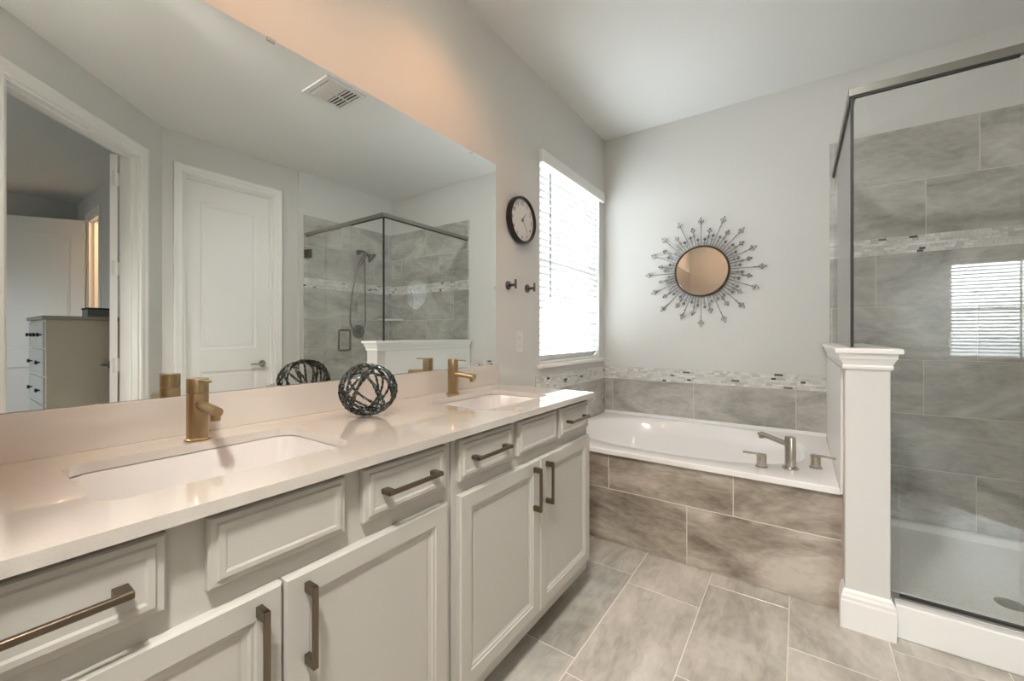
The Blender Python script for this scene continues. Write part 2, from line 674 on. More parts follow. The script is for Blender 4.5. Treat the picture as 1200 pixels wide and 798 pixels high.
# bedroom shell
bm = BM()
box(bm, (5.9, -3.12, 0), (6.02, 2.5, CEIL))
struct('wall_bedroom_far', bm, 'wall_paint', 'far bedroom wall behind the open white door')
bm = BM()
OX0, OX1 = 4.80, 5.32
box(bm, (RC + 0.12, 1.08, 0), (OX0, 1.19, CEIL))
box(bm, (OX1, 1.08, 0), (5.9, 1.19, CEIL))
box(bm, (OX0, 1.08, 2.44), (OX1, 1.19, CEIL))
wall_bed = struct('wall_bedroom_side', bm, 'wall_paint', 'bedroom side wall with the lit opening')
bm = BM()
box(bm, (4.2, 1.19, 0), (4.3, 2.5, CEIL))
box(bm, (4.2, 2.4, 0), (5.9, 2.5, CEIL))
struct('wall_hall', bm, 'wall_paint', 'walls of the small warm-lit room beyond the bedroom')
bm = BM()
BX0, BX1, BZ0, BZ1 = 2.84, 4.26, 0.84, 2.06
box(bm, (0.55, -3.12, 0), (BX0, -3.0, CEIL))
box(bm, (BX1, -3.12, 0), (5.9, -3.0, CEIL))
box(bm, (BX0, -3.12, 0), (BX1, -3.0, BZ0))
box(bm, (BX0, -3.12, BZ1), (BX1, -3.0, CEIL))
struct('wall_bedroom_window', bm, 'wall_paint', 'bedroom wall with the window')
bm = BM()
box(bm, (0.60, -3.0, 0), (0.72, -0.95, CEIL))
struct('wall_bedroom_near', bm, 'wall_paint', 'bedroom wall beside the doorway')


def casing(name, O, U, V, N, w, h, cw, parent, label=None):
    """moulded door casing around an opening w x h, on plane O,U,V with normal N"""
    bm = BM()
    O, U, V, N = Vector(O), Vector(U), Vector(V), Vector(N)
    prof = [(0.0, 0.0), (0.0, 0.010), (0.010, 0.014), (cw * 0.55, 0.014), (cw * 0.75, 0.018), (cw - 0.004, 0.018), (cw, 0.014), (cw, 0.0)]
    path = []
    for d, t in prof:
        path.append([O + U * (-d) + V * 0 + N * t, O + U * (-d) + V * (h + d) + N * t, O + U * (w + d) + V * (h + d) + N * t, O + U * (w + d) + N * t])
    vr = [[bm.verts.new(p) for p in r] for r in path]
    for i in range(len(vr) - 1):
        for k in range(3):
            bm.faces.new((vr[i][k], vr[i][k + 1], vr[i + 1][k + 1], vr[i + 1][k]))
    bm.faces.new([r[0] for r in vr])
    bm.faces.new([r[3] for r in vr][::-1])
    return obj(name, bm, 'trim_paint', parent)


def jambs(name, mtx, w, h, depth, parent, t=0.018):
    """lining of an opening: local x = across, y = into the wall (negative), z up"""
    bm = BM()
    box(bm, (0, -depth, 0), (t, 0, h), mtx=mtx)
    box(bm, (w - t, -depth, 0), (w, 0, h), mtx=mtx)
    box(bm, (t, -depth, h - t), (w - t, 0, h), mtx=mtx)
    # door stop
    box(bm, (t, -depth * 0.62, 0), (t + 0.012, -depth * 0.30, h - t), mtx=mtx)
    box(bm, (w - t - 0.012, -depth * 0.62, 0), (w - t, -depth * 0.30, h - t), mtx=mtx)
    box(bm, (t + 0.012, -depth * 0.62, h - t - 0.012), (w - t - 0.012, -depth * 0.30, h - t), mtx=mtx)
    return obj(name, bm, 'trim_paint', parent)


# closed door in the right wall (door_1)
bm = BM()
DW, DH = DY1 - DY0 - 0.04, DZ - 0.03
slab_door(bm, (RC + 0.055, DY0 + 0.02, 0.008), Y, Z, -X, DW, DH, 0.035,
          [(0.115, DW - 0.115, 0.22, 0.82), (0.115, DW - 0.115, 1.01, DH - 0.17)])
door_1 = struct('door_1', bm, 'trim_paint', 'closed white two-panel closet door with lever handle')
casing('door_casing', (RC, DY0, 0), Y, Z, -X, DY1 - DY0, DZ, 0.062, door_1)
mt = Matrix(((0, -1, 0, RC), (1, 0, 0, DY0), (0, 0, 1, 0), (0, 0, 0, 1)))
jambs('door_jamb', mt, DY1 - DY0, DZ, 0.10, door_1)


def lever(parent, p, n, d, mat='nickel'):
    """lever handle: rose at p, normal n, lever pointing along d"""
    bm = BM()
    p, n, d = Vector(p), Vector(n).normalized(), Vector(d).normalized()
    lathe(bm, [(0.030, 0), (0.030, 0.004), (0.026, 0.009), (0.011, 0.010), (0.010, 0.045)], p, n, 20)
    tube(bm, [p + n * 0.043 - d * 0.008, p + n * 0.046 + d * 0.02, p + n * 0.045 + d * 0.07, p + n * 0.041 + d * 0.115], [0.0095, 0.0095, 0.008, 0.006], 10)
    return obj('door_lever', bm, mat, parent, smooth=True)


lever(door_1, (RC + 0.055, DY1 - 0.085, 0.875), (-1, 0, 0), (0, -1, 0))

# doorway to the bedroom: casing, jamb, and the open leaf (door_2)
LH = Vector((0, 0, 0)) + CORN + S * (AS0 + 0.064) + NI * (-AT - 0.004)
LD = Vector((math.cos(math.radians(10.5)), math.sin(math.radians(10.5)), 0))
LN = Vector((-LD.y, LD.x, 0))
bm = BM()
slab_door(bm, LH + Vector((0, 0, 0.008)) + LN * 0.018, LD, Z, LN, 0.80, 2.375, 0.036,
          [(0.115, 0.66, 0.22, 0.82), (0.115, 0.66, 1.01, 2.21)])
door_2 = struct('door_2', bm, 'trim_paint', 'white door standing open into the bedroom, seen edge-on')
o = casing('door_casing', CORN + S * AS0, S, Z, NI, AS1 - AS0, AZ, 0.072, door_2)
mt = AM @ Matrix.Translation((AS0, 0, 0))
jambs('door_jamb', mt, AS1 - AS0, AZ, AT, door_2)
for hz in (0.24, 0.93, 1.60, 2.22):
    bm = BM()
    c = LH + Vector((0, 0, hz))
    tube(bm, [c - Z * 0.05, c + Z * 0.05], 0.007, 10)
    box(bm, (-0.052, -0.002, -0.045), (0.012, 0.004, 0.045), mtx=Matrix.Translation(c) @ Matrix(((S.x, NI.x, 0, 0), (S.y, NI.y, 0, 0), (0, 0, 1, 0), (0, 0, 0, 1))))
    obj('hinge', bm, 'vent_white', door_2)
lever(door_2, LH + LD * 0.71 + Z * 0.90 - LN * 0.018, -LN, -LD, 'dark_nickel')

# bedroom door leaf far away (door_3)
H3 = Vector((5.33, 1.05, 0.008))
D3 = Vector((0.55, -0.835, 0)).normalized()
N3 = Vector((D3.y, -D3.x, 0))
bm = BM()
slab_door(bm, H3, D3, Z, N3, 0.80, 2.42, 0.036, [(0.12, 0.68, 0.22, 0.78), (0.12, 0.68, 0.98, 2.24)])
door_3 = struct('door_3', bm, 'trim_paint', 'white two-panel bedroom door open behind the chest of drawers')
casing('door_casing', (OX0, 1.08, 0), X, Z, -Y, OX1 - OX0, 2.44, 0.07, door_3)
mt = Matrix(((1, 0, 0, OX0), (0, -1, 0, 1.08), (0, 0, 1, 0), (0, 0, 0, 1)))
mt = Matrix(((1, 0, 0, OX0), (0, 1, 0, 1.19), (0, 0, 1, 0), (0, 0, 0, 1)))
jambs('door_jamb', mt, OX1 - OX0, 2.44, 0.11, door_3)
for hz in (0.25, 1.2, 1.85, 2.25):
    bm = BM()
    c = H3 + Z * hz + Vector((-0.008, 0.0, 0))
    tube(bm, [c - Z * 0.05, c + Z * 0.05], 0.008, 10)
    obj('hinge', bm, 'vent_white', door_3)

# baseboards
bm = BM()
box(bm, (RC - 0.014, 1.05, 0), (RC, DY0 - 0.064, 0.125), 0.003)
box(bm, (RC - 0.014, DY1 + 0.064, 0), (RC, 2.085, 0.125), 0.003)
struct('baseboard_right', bm, 'trim_paint', 'white baseboard beside the closed door')
bm = BM()
box(bm, (AS1 + 0.076, 0, 0), (2.70, 0.014, 0.125), 0.003, mtx=AM)
box(bm, (0.012, 0, 0), (AS0 - 0.076, 0.014, 0.125), 0.003, mtx=AM)
struct('baseboard_diagonal', bm, 'trim_paint', 'white baseboard at the foot of the diagonal wall')

# ------------------------------------------------------------------ tiling
# behind the tub
tile_field('tile_course', (0, BACK, 0), X, Z, -Y, courses(0.010, 1.454, [(0.515, 0.790, 0.684)]), 'wall_tile_stone', wall_back)
mosaic('mosaic_band', (0, BACK, 0), X, Z, -Y, 0.010, 1.454, 0.790, 0.885, wall_back)
# left wall below the window
tile_field('tile_course', (0, 0, 0), Y, Z, X, courses(2.122, BACK, [(0.515, 0.790, 2.59)]), 'wall_tile_stone', wall_left, back=(2.122, BACK, 0.515, 0.790))
mosaic('mosaic_band', (0, 0, 0), Y, Z, X, 2.122, BACK, 0.790, 0.885, wall_left)
# shower back
T = 0.303
rows = [(0.09, 0.393, 2.080), (0.393, 0.696, 1.678), (0.696, 0.999, 1.880), (0.999, 1.302, 2.085), (1.302, 1.605, 1.678)]
rows2 = [(1.700, 2.010, 1.888), (2.010, 2.315, 2.092)]
tile_field('shower_tile', (0, BACK, 0), X, Z, -Y, courses(1.462, RIGHT - 0.001, rows), 'wall_tile_stone', wall_back, back=(1.462, RIGHT - 0.001, 0.09, 1.605))
tile_field('shower_tile', (0, BACK, 0), X, Z, -Y, courses(1.462, RIGHT - 0.001, rows2), 'wall_tile_stone', wall_back, back=(1.462, RIGHT - 0.001, 1.70, 2.315))
mosaic('mosaic_band', (0, BACK, 0), X, Z, -Y, 1.462, RIGHT - 0.001, 1.605, 1.700, wall_back)
# shower right
tile_field('shower_tile', (RIGHT, 0, 0), Y, Z, -X, courses(2.130, BACK - 0.009, [(a, b, c + 0.45) for a, b, c in rows]), 'wall_tile_stone', wall_shower)
tile_field('shower_tile', (RIGHT, 0, 0), Y, Z, -X, courses(2.130, BACK - 0.009, [(a, b, c + 0.45) for a, b, c in rows2]), 'wall_tile_stone', wall_shower)
mosaic('mosaic_band', (RIGHT, 0, 0), Y, Z, -X, 2.130, BACK - 0.009, 1.605, 1.700, wall_shower)

# ------------------------------------------------------------------ half wall with cap and base (between tub and shower)
HX0, HX1, HY0 = 1.457, 1.591, 2.073
bm = BM()
box(bm, (HX0, HY0, 0), (HX1, BACK - 0.0095, 1.05), 0.003)
wall_half = struct('wall_half', bm, 'wall_paint', 'low painted half wall between bathtub and shower with white moulded cap')


def ring_trim(bm, prof, x0, x1, y0, y1):
    """moulding wrapped round three sides: prof = [(out, z)]"""
    vr = []
    for d, z in prof:
        vr.append([bm.verts.new(p) for p in ((x0 - d, y1, z), (x0 - d, y0 - d, z), (x1 + d, y0 - d, z), (x1 + d, y1, z))])
    for i in range(len(vr) - 1):
        for k in range(3):
            bm.faces.new((vr[i][k], vr[i][k + 1], vr[i + 1][k + 1], vr[i + 1][k]))
    bm.faces.new(vr[0])
    bm.faces.new(vr[-1])
    bm.faces.new([r[0] for r in vr])
    bm.faces.new([r[3] for r in vr])


bm = BM()
ring_trim(bm, [(0.001, 1.010), (0.006, 1.010), (0.008, 1.020), (0.006, 1.026), (0.008, 1.032), (0.013, 1.044), (0.018, 1.052), (0.019, 1.064), (0.019, 1.068),
               (0.030, 1.070), (0.032, 1.074), (0.032, 1.086), (0.029, 1.090)], HX0, HX1, HY0, BACK - 0.0095)
obj('cap', bm, 'trim_paint', wall_half)
bm = BM()
ring_trim(bm, [(0.015, 0.0), (0.015, 0.105), (0.0125, 0.112), (0.013, 0.124), (0.009, 0.132), (0.0075, 0.142), (0.003, 0.148), (0.001, 0.15)], HX0, HX1, HY0, 2.148)
obj('base_moulding', bm, 'trim_paint', wall_half)
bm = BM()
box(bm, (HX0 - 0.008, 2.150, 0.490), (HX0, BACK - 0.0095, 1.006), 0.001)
obj('glare_panel', bm, 'trim_paint', wall_half)  # added white sheet: window glare on the tub side put in as colour

# ------------------------------------------------------------------ bathtub
def sup(cx, cy, a, b, e, z, n=72, ph=0.0):
    out = []
    for k in range(n):
        t = 2 * PI * k / n + ph
        c, s = math.cos(t), math.sin(t)
        out.append(Vector((cx + a * math.copysign(abs(c) ** (2 / e), c), cy + b * math.copysign(abs(s) ** (2 / e), s), z)))
    return out


def rect_ring(ref, cx, cy, x0, x1, y0, y1, z):
    out = []
    for p in ref:
        dx, dy = p.x - cx, p.y - cy
        t = min(((x1 - cx) / dx if dx > 1e-9 else (x0 - cx) / dx if dx < -1e-9 else 1e9),
                ((y1 - cy) / dy if dy > 1e-9 else (y0 - cy) / dy if dy < -1e-9 else 1e9))
        out.append(Vector((cx + dx * t, cy + dy * t, z)))
    # snap nearest verts to the corners
    for cxn, cyn in ((x0, y0), (x1, y0), (x1, y1), (x0, y1)):
        q = min(out, key=lambda p: (p.x - cxn) ** 2 + (p.y - cyn) ** 2)
        q.x, q.y = cxn, cyn
    return out


TC = (0.70, 2.70)
TX0, TX1, TY0, TY1 = 0.009, 1.4485, 2.152, 3.189
RZ = 0.512
bm = BM()
base = sup(*TC, 0.655, 0.445, 2.5, RZ)
tx = [
    rect_ring(base, *TC, TX0, TX1, TY0, TY1, RZ - 0.026),
    rect_ring(base, *TC, TX0, TX1, TY0, TY1, RZ - 0.004),
    rect_ring(base, *TC, TX0 + 0.004, TX1 - 0.004, TY0 + 0.004, TY1 - 0.004, RZ),
    sup(*TC, 0.655, 0.445, 2.5, RZ + 0.001),
    sup(*TC, 0.640, 0.430, 2.5, RZ - 0.004),
    sup(*TC, 0.625, 0.415, 2.5, RZ - 0.020),
    sup(*TC, 0.600, 0.392, 2.5, RZ - 0.10),
    sup(TC[0] - 0.01, TC[1], 0.560, 0.355, 2.6, RZ - 0.28),
    sup(TC[0] - 0.02, TC[1], 0.520, 0.320, 2.7, RZ - 0.38),
    sup(TC[0] - 0.02, TC[1], 0.470, 0.275, 2.7, RZ - 0.415),
    sup(TC[0] - 0.02, TC[1], 0.30, 0.16, 2.5, RZ - 0.42),
]
loops(bm, tx, True, False)
# raised tiling flange along the three walls
box(bm, (TX0, TY1 - 0.010, RZ - 0.002), (TX1, TY1, RZ + 0.022), 0.002)
tub = obj('bathtub', bm, 'tub_acrylic', smooth=True)
tag(tub, 'white drop-in oval bathtub with tiled front beneath the sunburst mirror', 'bathtub')
# tiled apron under the rim
bm = BM()
box(bm, (0.0, 2.178, 0), (HX0, 2.24, 0.484))
apron = struct('trim_apron', bm, 'grout', 'brown-grey stone tile apron in front of the bathtub')
tile_field('apron_tile', (0, 2.178, 0), X, Z, -Y, courses(0.001, HX0 - 0.001, [(0.002, 0.292, 0.853), (0.292, 0.484, 1.057)]), 'apron_tile_stone', apron)
bm = BM()
lathe(bm, [(0.028, 0), (0.030, 0.003), (0.010, 0.005)], (1.20, 2.70, RZ - 0.14), (-1, 0, 0.22), 20)
obj('overflow_plate', bm, 'nickel', tub, smooth=True)

# tub filler: square-ish column spout and two lever valves on the corner deck
TF = thing('tub_faucet', 'brushed nickel deck-mounted tub filler with two levers on the tub corner', 'faucet', (1.276, 2.338, RZ))
bm = BM()
lathe(bm, [(0.034, 0.0), (0.034, 0.006), (0.026, 0.010)], (1.276, 2.338, RZ), Z, 24)
lathe(bm, [(0.0225, 0.006), (0.0225, 0.145), (0.0215, 0.148), (0.010, 0.149)], (1.276, 2.338, RZ), Z, 24)
obj('spout_post', bm, 'nickel', TF, smooth=True)
bm = BM()
sd = Vector((-0.80, 0.60, 0)).normalized()
sn = Vector((-sd.y, sd.x, 0))
c0 = Vector((1.276, 2.338, RZ + 0.112))
mt = Matrix(((sd.x, sn.x, 0, c0.x), (sd.y, sn.y, 0, c0.y), (0, 0, 1, c0.z), (0, 0, 0, 1)))
box(bm, (0.010, -0.017, -0.010), (0.165, 0.017, 0.006), 0.003, mtx=mt @ Matrix.Rotation(math.radians(-7), 4, 'Y'))
box(bm, (0.140, -0.014, -0.004), (0.158, 0.014, 0.014), 0.002, mtx=mt)
obj('spout', bm, 'nickel', TF)
for hp, hd in (((1.163, 2.289), Vector((-1, 0.05, 0))), ((1.374, 2.418), Vector((0.9, -0.25, 0)))):
    bm = BM()
    lathe(bm, [(0.026, 0), (0.026, 0.004), (0.0205, 0.007), (0.0205, 0.056), (0.018, 0.058)], (*hp, RZ), Z, 22)
    hd.normalize()
    hn = Vector((-hd.y, hd.x, 0))
    mt = Matrix(((hd.x, hn.x, 0, hp[0]), (hd.y, hn.y, 0, hp[1]), (0, 0, 1, RZ + 0.056), (0, 0, 0, 1)))
    box(bm, (-0.020, -0.010, 0), (0.078, 0.010, 0.007), 0.002, mtx=mt)
    obj('valve_handle', bm, 'nickel', TF, smooth=True)

# ------------------------------------------------------------------ shower
SHW = thing('shower_pan', 'white shower pan with raised curb behind the glass', 'shower pan', (1.6, 2.1, 0))
bm = BM()
PX0, PX1, PY0, PY1 = HX1 + 0.016, RIGHT - 0.009, 2.100, BACK - 0.009
# curb
box(bm, (PX0, PY0, 0.0), (PX1, PY0 + 0.12, 0.128), 0.006, seg=2)
obj('curb', bm, 'trim_paint', SHW)
bm = BM()
prof = [(0.0, 0.092), (0.010, 0.090), (0.022, 0.078), (0.035, 0.055), (0.07, 0.046)]
rings = []
for d, z in prof:
    rings.append([Vector(p) for p in ((PX0 - 0.015 + d, PY0 + 0.12 + d * 0.5, z), (PX1 - d, PY0 + 0.12 + d * 0.5, z), (PX1 - d, PY1 - d, z), (PX0 - 0.015 + d, PY1 - d, z))])
cxp, cyp = 2.02, 2.55
rings.append([Vector((cxp + sx * 0.06, cyp + sy * 0.06, 0.036)) for sx, sy in ((-1, -1), (1, -1), (1, 1), (-1, 1))])
loops(bm, rings, True, False)
obj('pan_basin', bm, 'shower_acrylic', SHW, smooth=True)
bm = BM()
lathe(bm, [(0.045, 0.0), (0.045, 0.003), (0.030, 0.004), (0.028, 0.002), (0.006, 0.002)], (cxp, cyp, 0.0365), Z, 24)
obj('drain', bm, 'nickel', SHW, smooth=True)

GX, GY = 1.487, 2.157         # glass lines
GZ0, GZ1 = 0.132, 2.118
SE = thing('shower_enclosure', 'frameless glass shower enclosure with brushed metal header rail and hinged door', 'shower enclosure', (GX, GY, 0))
bm = BM()
box(bm, (HX1 + 0.001, GY - 0.004, GZ0 + 0.006), (1.932, GY + 0.004, 1.1), 0.0005)
box(bm, (GX + 0.006, GY - 0.004, 1.0915), (1.932, GY + 0.004, 2.110), 0.0005)
bm.free()
bm = BM()   # fixed front pane: notched round the half wall cap
poly = [(HX1 + 0.034, GZ0 + 0.006), (1.932, GZ0 + 0.006), (1.932, 2.110), (GX - 0.004, 2.110), (GX - 0.004, 1.0915), (HX1 + 0.034, 1.0915)]
f0 = [bm.verts.new((x, GY - 0.004, z)) for x, z in poly]
f1 = [bm.verts.new((x, GY + 0.004, z)) for x, z in poly]
bm.faces.new(f0)
bm.faces.new(f1[::-1])
for k in range(6):
    bm.faces.new((f0[k], f0[(k + 1) % 6], f1[(k + 1) % 6], f1[k]))
obj('front_glass', bm, 'shower_glass', SE)
bm = BM()
box(bm, (GX - 0.004, GY + 0.0045, 1.0915), (GX + 0.004, BACK - 0.010, 2.110))
obj('side_glass', bm, 'shower_glass', SE)
bm = BM()
box(bm, (1.937, GY - 0.004, GZ0 + 0.016), (2.640, GY + 0.004, 2.085))
gd = obj('glass_door', bm, 'shower_glass', SE)
for hz in (0.42, 1.93):
    bm = BM()
    box(bm, (2.585, GY - 0.014, hz - 0.040), (2.664, GY - 0.0045, hz + 0.040), 0.002)
    box(bm, (2.585, GY + 0.0045, hz - 0.040), (2.664, GY + 0.014, hz + 0.040), 0.002)
    box(bm, (2.660, GY - 0.024, hz - 0.040), (2.671, GY + 0.024, hz + 0.040), 0.002)
    obj('hinge', bm, 'dark_nickel', gd)
bm = BM()
hxp = 2.03
for sg in (-1, 1):
    y = GY + sg * 0.0045
    tube(bm, [(hxp, y, 1.00), (hxp, y + sg * 0.045, 1.00), (hxp, y + sg * 0.052, 1.008), (hxp, y + sg * 0.052, 1.172), (hxp, y + sg * 0.045, 1.18), (hxp, y, 1.18)], 0.0085, 12)
obj('door_handle', bm, 'dark_nickel', gd, smooth=True)
# header rail
bm = BM()
box(bm, (GX - 0.013, GY - 0.013, 2.105), (RIGHT - 0.0095, GY + 0.013, 2.137), 0.002)
box(bm, (GX - 0.013, GY + 0.0135, 2.105), (GX + 0.013, BACK - 0.0095, 2.137), 0.002)
obj('header_rail', bm, 'rail_metal', SE)
# dark seals: under the rail, at the corner, along the sill
bm = BM()
box(bm, (GX + 0.005, GY - 0.007, 2.098), (1.932, GY + 0.007, 2.1045))
obj('seal', bm, 'black_gasket', SE)
bm = BM()
box(bm, (GX - 0.007, GY + 0.008, 2.098), (GX + 0.007, BACK - 0.0105, 2.1045))
obj('seal', bm, 'black_gasket', SE)
bm = BM()
box(bm, (GX - 0.006, GY - 0.006, 1.0915), (GX - 0.0042, GY + 0.006, 2.10))
obj('seal', bm, 'black_gasket', SE)
bm = BM()
box(bm, (HX1 + 0.036, GY - 0.0060, GZ0 + 0.0055), (2.640, GY + 0.0060, GZ0 + 0.0095))
obj('seal', bm, 'black_gasket', SE)
bm = BM()
box(bm, (GX - 0.0042, GY - 0.0062, 1.0915), (GX + 0.004, GY - 0.0042, 2.10))
obj('seal', bm, 'black_gasket', SE)
bm = BM()
box(bm, (HX1 + 0.017, GY - 0.030, GZ0 - 0.003), (RIGHT - 0.0095, GY + 0.020, GZ0 + 0.005), 0.001)
obj('sill_channel', bm, 'silver_channel', SE)

# shower head on bracket, hose, valve (on the right wall)
wx = RIGHT - 0.008
SH = thing('hand_shower', 'dark handheld shower head with hanging hose on the tiled shower wall', 'shower head', (wx, 2.73, 1.99))
bm = BM()
lathe(bm, [(0.030, 0), (0.030, 0.006), (0.012, 0.012)], (wx, 2.74, 2.04), (-1, 0, 0), 20)
tube(bm, [(wx - 0.008, 2.74, 2.04), (wx - 0.06, 2.745, 2.05), (wx - 0.11, 2.75, 2.03), (wx - 0.135, 2.75, 1.99)], 0.010, 12)
obj('shower_arm', bm, 'dark_nickel', SH, smooth=True)
bm = BM()
lathe(bm, [(0.014, 0), (0.020, 0.03), (0.045, 0.055), (0.060, 0.062), (0.060, 0.074), (0.054, 0.078)], (wx - 0.135, 2.75, 2.01), (-0.55, 0.55, -0.62), 24)
obj('spray_head', bm, 'dark_nickel', SH, smooth=True)
bm = BM()
tube(bm, [(wx - 0.125, 2.745, 2.02), (wx - 0.125, 2.70, 1.93), (wx - 0.115, 2.665, 1.86), (wx - 0.10, 2.645, 1.81)], [0.020, 0.024, 0.016, 0.011], 12)
obj('hand_grip', bm, 'dark_nickel', SH, smooth=True)
bm = BM()
hp = []
for k in range(41):
    t = k / 40
    a = PI * t
    yy = 2.685 - 0.105 * math.cos(a) * (1.0 if t > 0 else 1)
    zz = 1.18 + 0.0 + (0.62 * abs(math.cos(a)) ** 1.0 if True else 0)
    # U-shaped loop: straight falls joined by a round bottom
    if t < 0.36:
        q = t / 0.36
        yy, zz = 2.645 - 0.055 * math.sin(q * PI / 2) + 0.0, 1.81 - 0.52 * q
    elif t < 0.64:
        q = (t - 0.36) / 0.28
        yy, zz = 2.685 - 0.095 * math.cos(q * PI), 1.29 - 0.115 * math.sin(q * PI)
    else:
        q = (t - 0.64) / 0.36
        yy, zz = 2.78 - 0.03 * q, 1.29 + 0.73 * q
    hp.append((wx - 0.10 + 0.03 * math.sin(a) * 1.0, yy, zz))
tube(bm, hp, 0.0085, 10)
obj('hose', bm, 'dark_nickel', SH, smooth=True)
SV = thing('shower_valve', 'dark round shower valve with lever below the hose', 'shower valve', (wx, 2.74, 1.17))
bm = BM()
lathe(bm, [(0.075, 0), (0.075, 0.006), (0.068, 0.010), (0.030, 0.012)], (wx, 2.74, 1.17), (-1, 0, 0), 30)
obj('escutcheon', bm, 'dark_nickel', SV, smooth=True)
bm = BM()
lathe(bm, [(0.028, 0.010), (0.028, 0.045), (0.034, 0.047), (0.034, 0.065), (0.028, 0.068)], (wx, 2.74, 1.17), (-1, 0, 0), 24)
tube(bm, [(wx - 0.058, 2.74, 1.17), (wx - 0.062, 2.74, 1.14), (wx - 0.066, 2.75, 1.085)], [0.010, 0.009, 0.007], 10)
obj('lever', bm, 'dark_nickel', SV, smooth=True)
bm = BM()
cr_ = [Vector((wx - 0.001, BACK - 0.009, 0))]
n = 12
arc = [Vector((wx - 0.001 - 0.20 * math.cos(PI / 2 * k / n), BACK - 0.009 - 0.20 * math.sin(PI / 2 * k / n), 0)) for k in range(n + 1)]
pts = cr_ + arc
lo = [bm.verts.new(p + Z * 1.300) for p in pts]
hi = [bm.verts.new(p + Z * 1.318) for p in pts]
bm.faces.new(lo[::-1])
bm.faces.new(hi)
for k in range(len(pts)):
    bm.faces.new((lo[k], lo[(k + 1) % len(pts)], hi[(k + 1) % len(pts)], hi[k]))
tag(obj('corner_shelf', bm, 'marble_shelf'), 'pale stone corner shelf in the back corner of the shower', 'shelf')

# ------------------------------------------------------------------ vanity cabinets
CZ0, CZ1 = 0.866, 0.887
FX = 0.530                   # face frame plane
DPROF = [(0.0, 0.0), (0.0, 0.015), (0.004, 0.020), (0.044, 0.020), (0.047, 0.0165), (0.052, 0.0165), (0.056, 0.0125), (0.064, 0.0105), (0.070, 0.0115)]
RPROF = [(0.0, 0.0), (0.0, 0.012), (0.003, 0.0155), (0.011, 0.0160), (0.014, 0.0200), (0.022, 0.0200), (0.026, 0.0180)]


def pull(parent, p, d, L, sec=0.010, proj=0.034):
    """square bar pull: centre p on the face (x = face), direction d, overall length L"""
    bm = BM()
    p, d = Vector(p), Vector(d).normalized()
    e = d.cross(X).normalized()
    mt = Matrix(((1, d.x, e.x, p.x), (0, d.y, e.y, p.y), (0, d.z, e.z, p.z), (0, 0, 0, 1)))
    box(bm, (proj - 0.008, -L / 2, -sec / 2), (proj, L / 2, sec / 2), 0.001, mtx=mt)
    for s in (-1, 1):
        box(bm, (0, s * L / 2 - (0.018 if s > 0 else 0), -sec / 2 - 0.0005), (proj - 0.002, s * L / 2 + (0.018 if s < 0 else 0), sec / 2 + 0.0005), 0.001, mtx=mt)
    return obj('pull', bm, 'bronze_pull', parent)


def cabinet(y0, y1, label, fronts):
    t = thing('vanity_cabinet', label, 'cabinet', (0.27, (y0 + y1) / 2, 0), 'vanity base cabinets')
    bm = BM()
    # carcass with open toe space, face frame
    box(bm, (0.004, y0 + 0.001, 0.100), (FX - 0.018, y1 - 0.001, 0.700))
    box(bm, (0.004, y0 + 0.001, 0.700), (0.10, y1 - 0.001, CZ0 - 0.001))
    box(bm, (0.10, y0 + 0.001, 0.700), (FX - 0.018, y0 + 0.018, CZ0 - 0.001))
    box(bm, (0.10, y1 - 0.018, 0.700), (FX - 0.018, y1 - 0.001, CZ0 - 0.001))
    obj('carcass', bm, 'cabinet_paint', t)
    bm = BM()
    box(bm, (FX - 0.018, y0 + 0.001, 0.100), (FX, y1 - 0.001, CZ0 - 0.001), 0.001)
    obj('face_frame', bm, 'cabinet_paint', t)
    bm = BM()
    box(bm, (FX - 0.095, y0 + 0.002, 0.0), (FX - 0.080, y1 - 0.002, 0.0995))
    obj('toe_kick', bm, 'cabinet_paint', t)
    for kind, a, b, z0, z1, hand in fronts:
        bm = BM()
        panel(bm, (FX + 0.0003, 0, 0), Y, Z, X, a, b, z0, z1, DPROF if kind == 'door' else RPROF)
        o = obj({'door': 'door', 'drawer': 'drawer', 'false': 'false_front'}[kind], bm, 'cabinet_paint', t)
        if kind == 'door':
            yh = b - 0.040 if hand == 'r' else a + 0.040
            pull(o, (FX + 0.018, yh, 0.604), (0, 0, 1), 0.152)
        elif kind == 'drawer':
            pull(o, (FX + 0.0155, (a + b) / 2, (z0 + z1) / 2), (0, 1, 0), 0.165)
    return t


cabinet(-0.050, 0.822, 'left painted vanity cabinet below the nearer sink, largest in view',
        [('drawer', -0.044, 0.206, 0.738, 0.853, ''), ('false', 0.258, 0.498, 0.738, 0.853, ''), ('drawer', 0.541, 0.791, 0.738, 0.853, ''),
         ('door', -0.044, 0.3705, 0.150, 0.700, 'r'), ('door', 0.3745, 0.795, 0.150, 0.700, 'l')])
cabinet(0.824, 1.700, 'right painted vanity cabinet below the farther sink, next to the bathtub',
        [('drawer', 0.845, 1.100, 0.738, 0.853, ''), ('false', 1.133, 1.398, 0.738, 0.853, ''), ('drawer', 1.420, 1.683, 0.738, 0.853, ''),
         ('door', 0.843, 1.2645, 0.150, 0.700, 'r'), ('door', 1.2685, 1.689, 0.150, 0.700, 'l')])


# ------------------------------------------------------------------ countertop with two sink cut-outs
def rrect(x0, x1, y0, y1, r, z, n=8):
    out = []
    for cx, cyy, a0 in ((x1 - r, y1 - r, 0), (x0 + r, y1 - r, 90), (x0 + r, y0 + r, 180), (x1 - r, y0 + r, 270)):
        for k in range(n + 1):
            a = math.radians(a0 + 90 * k / n)
            out.append(Vector((cx + r * math.cos(a), cyy + r * math.sin(a), z)))
    return out


SINKS = [(0.135, 0.445, 0.150, 0.590), (0.135, 0.445, 1.090, 1.530)]
bm = BM()
y_end = 1.710


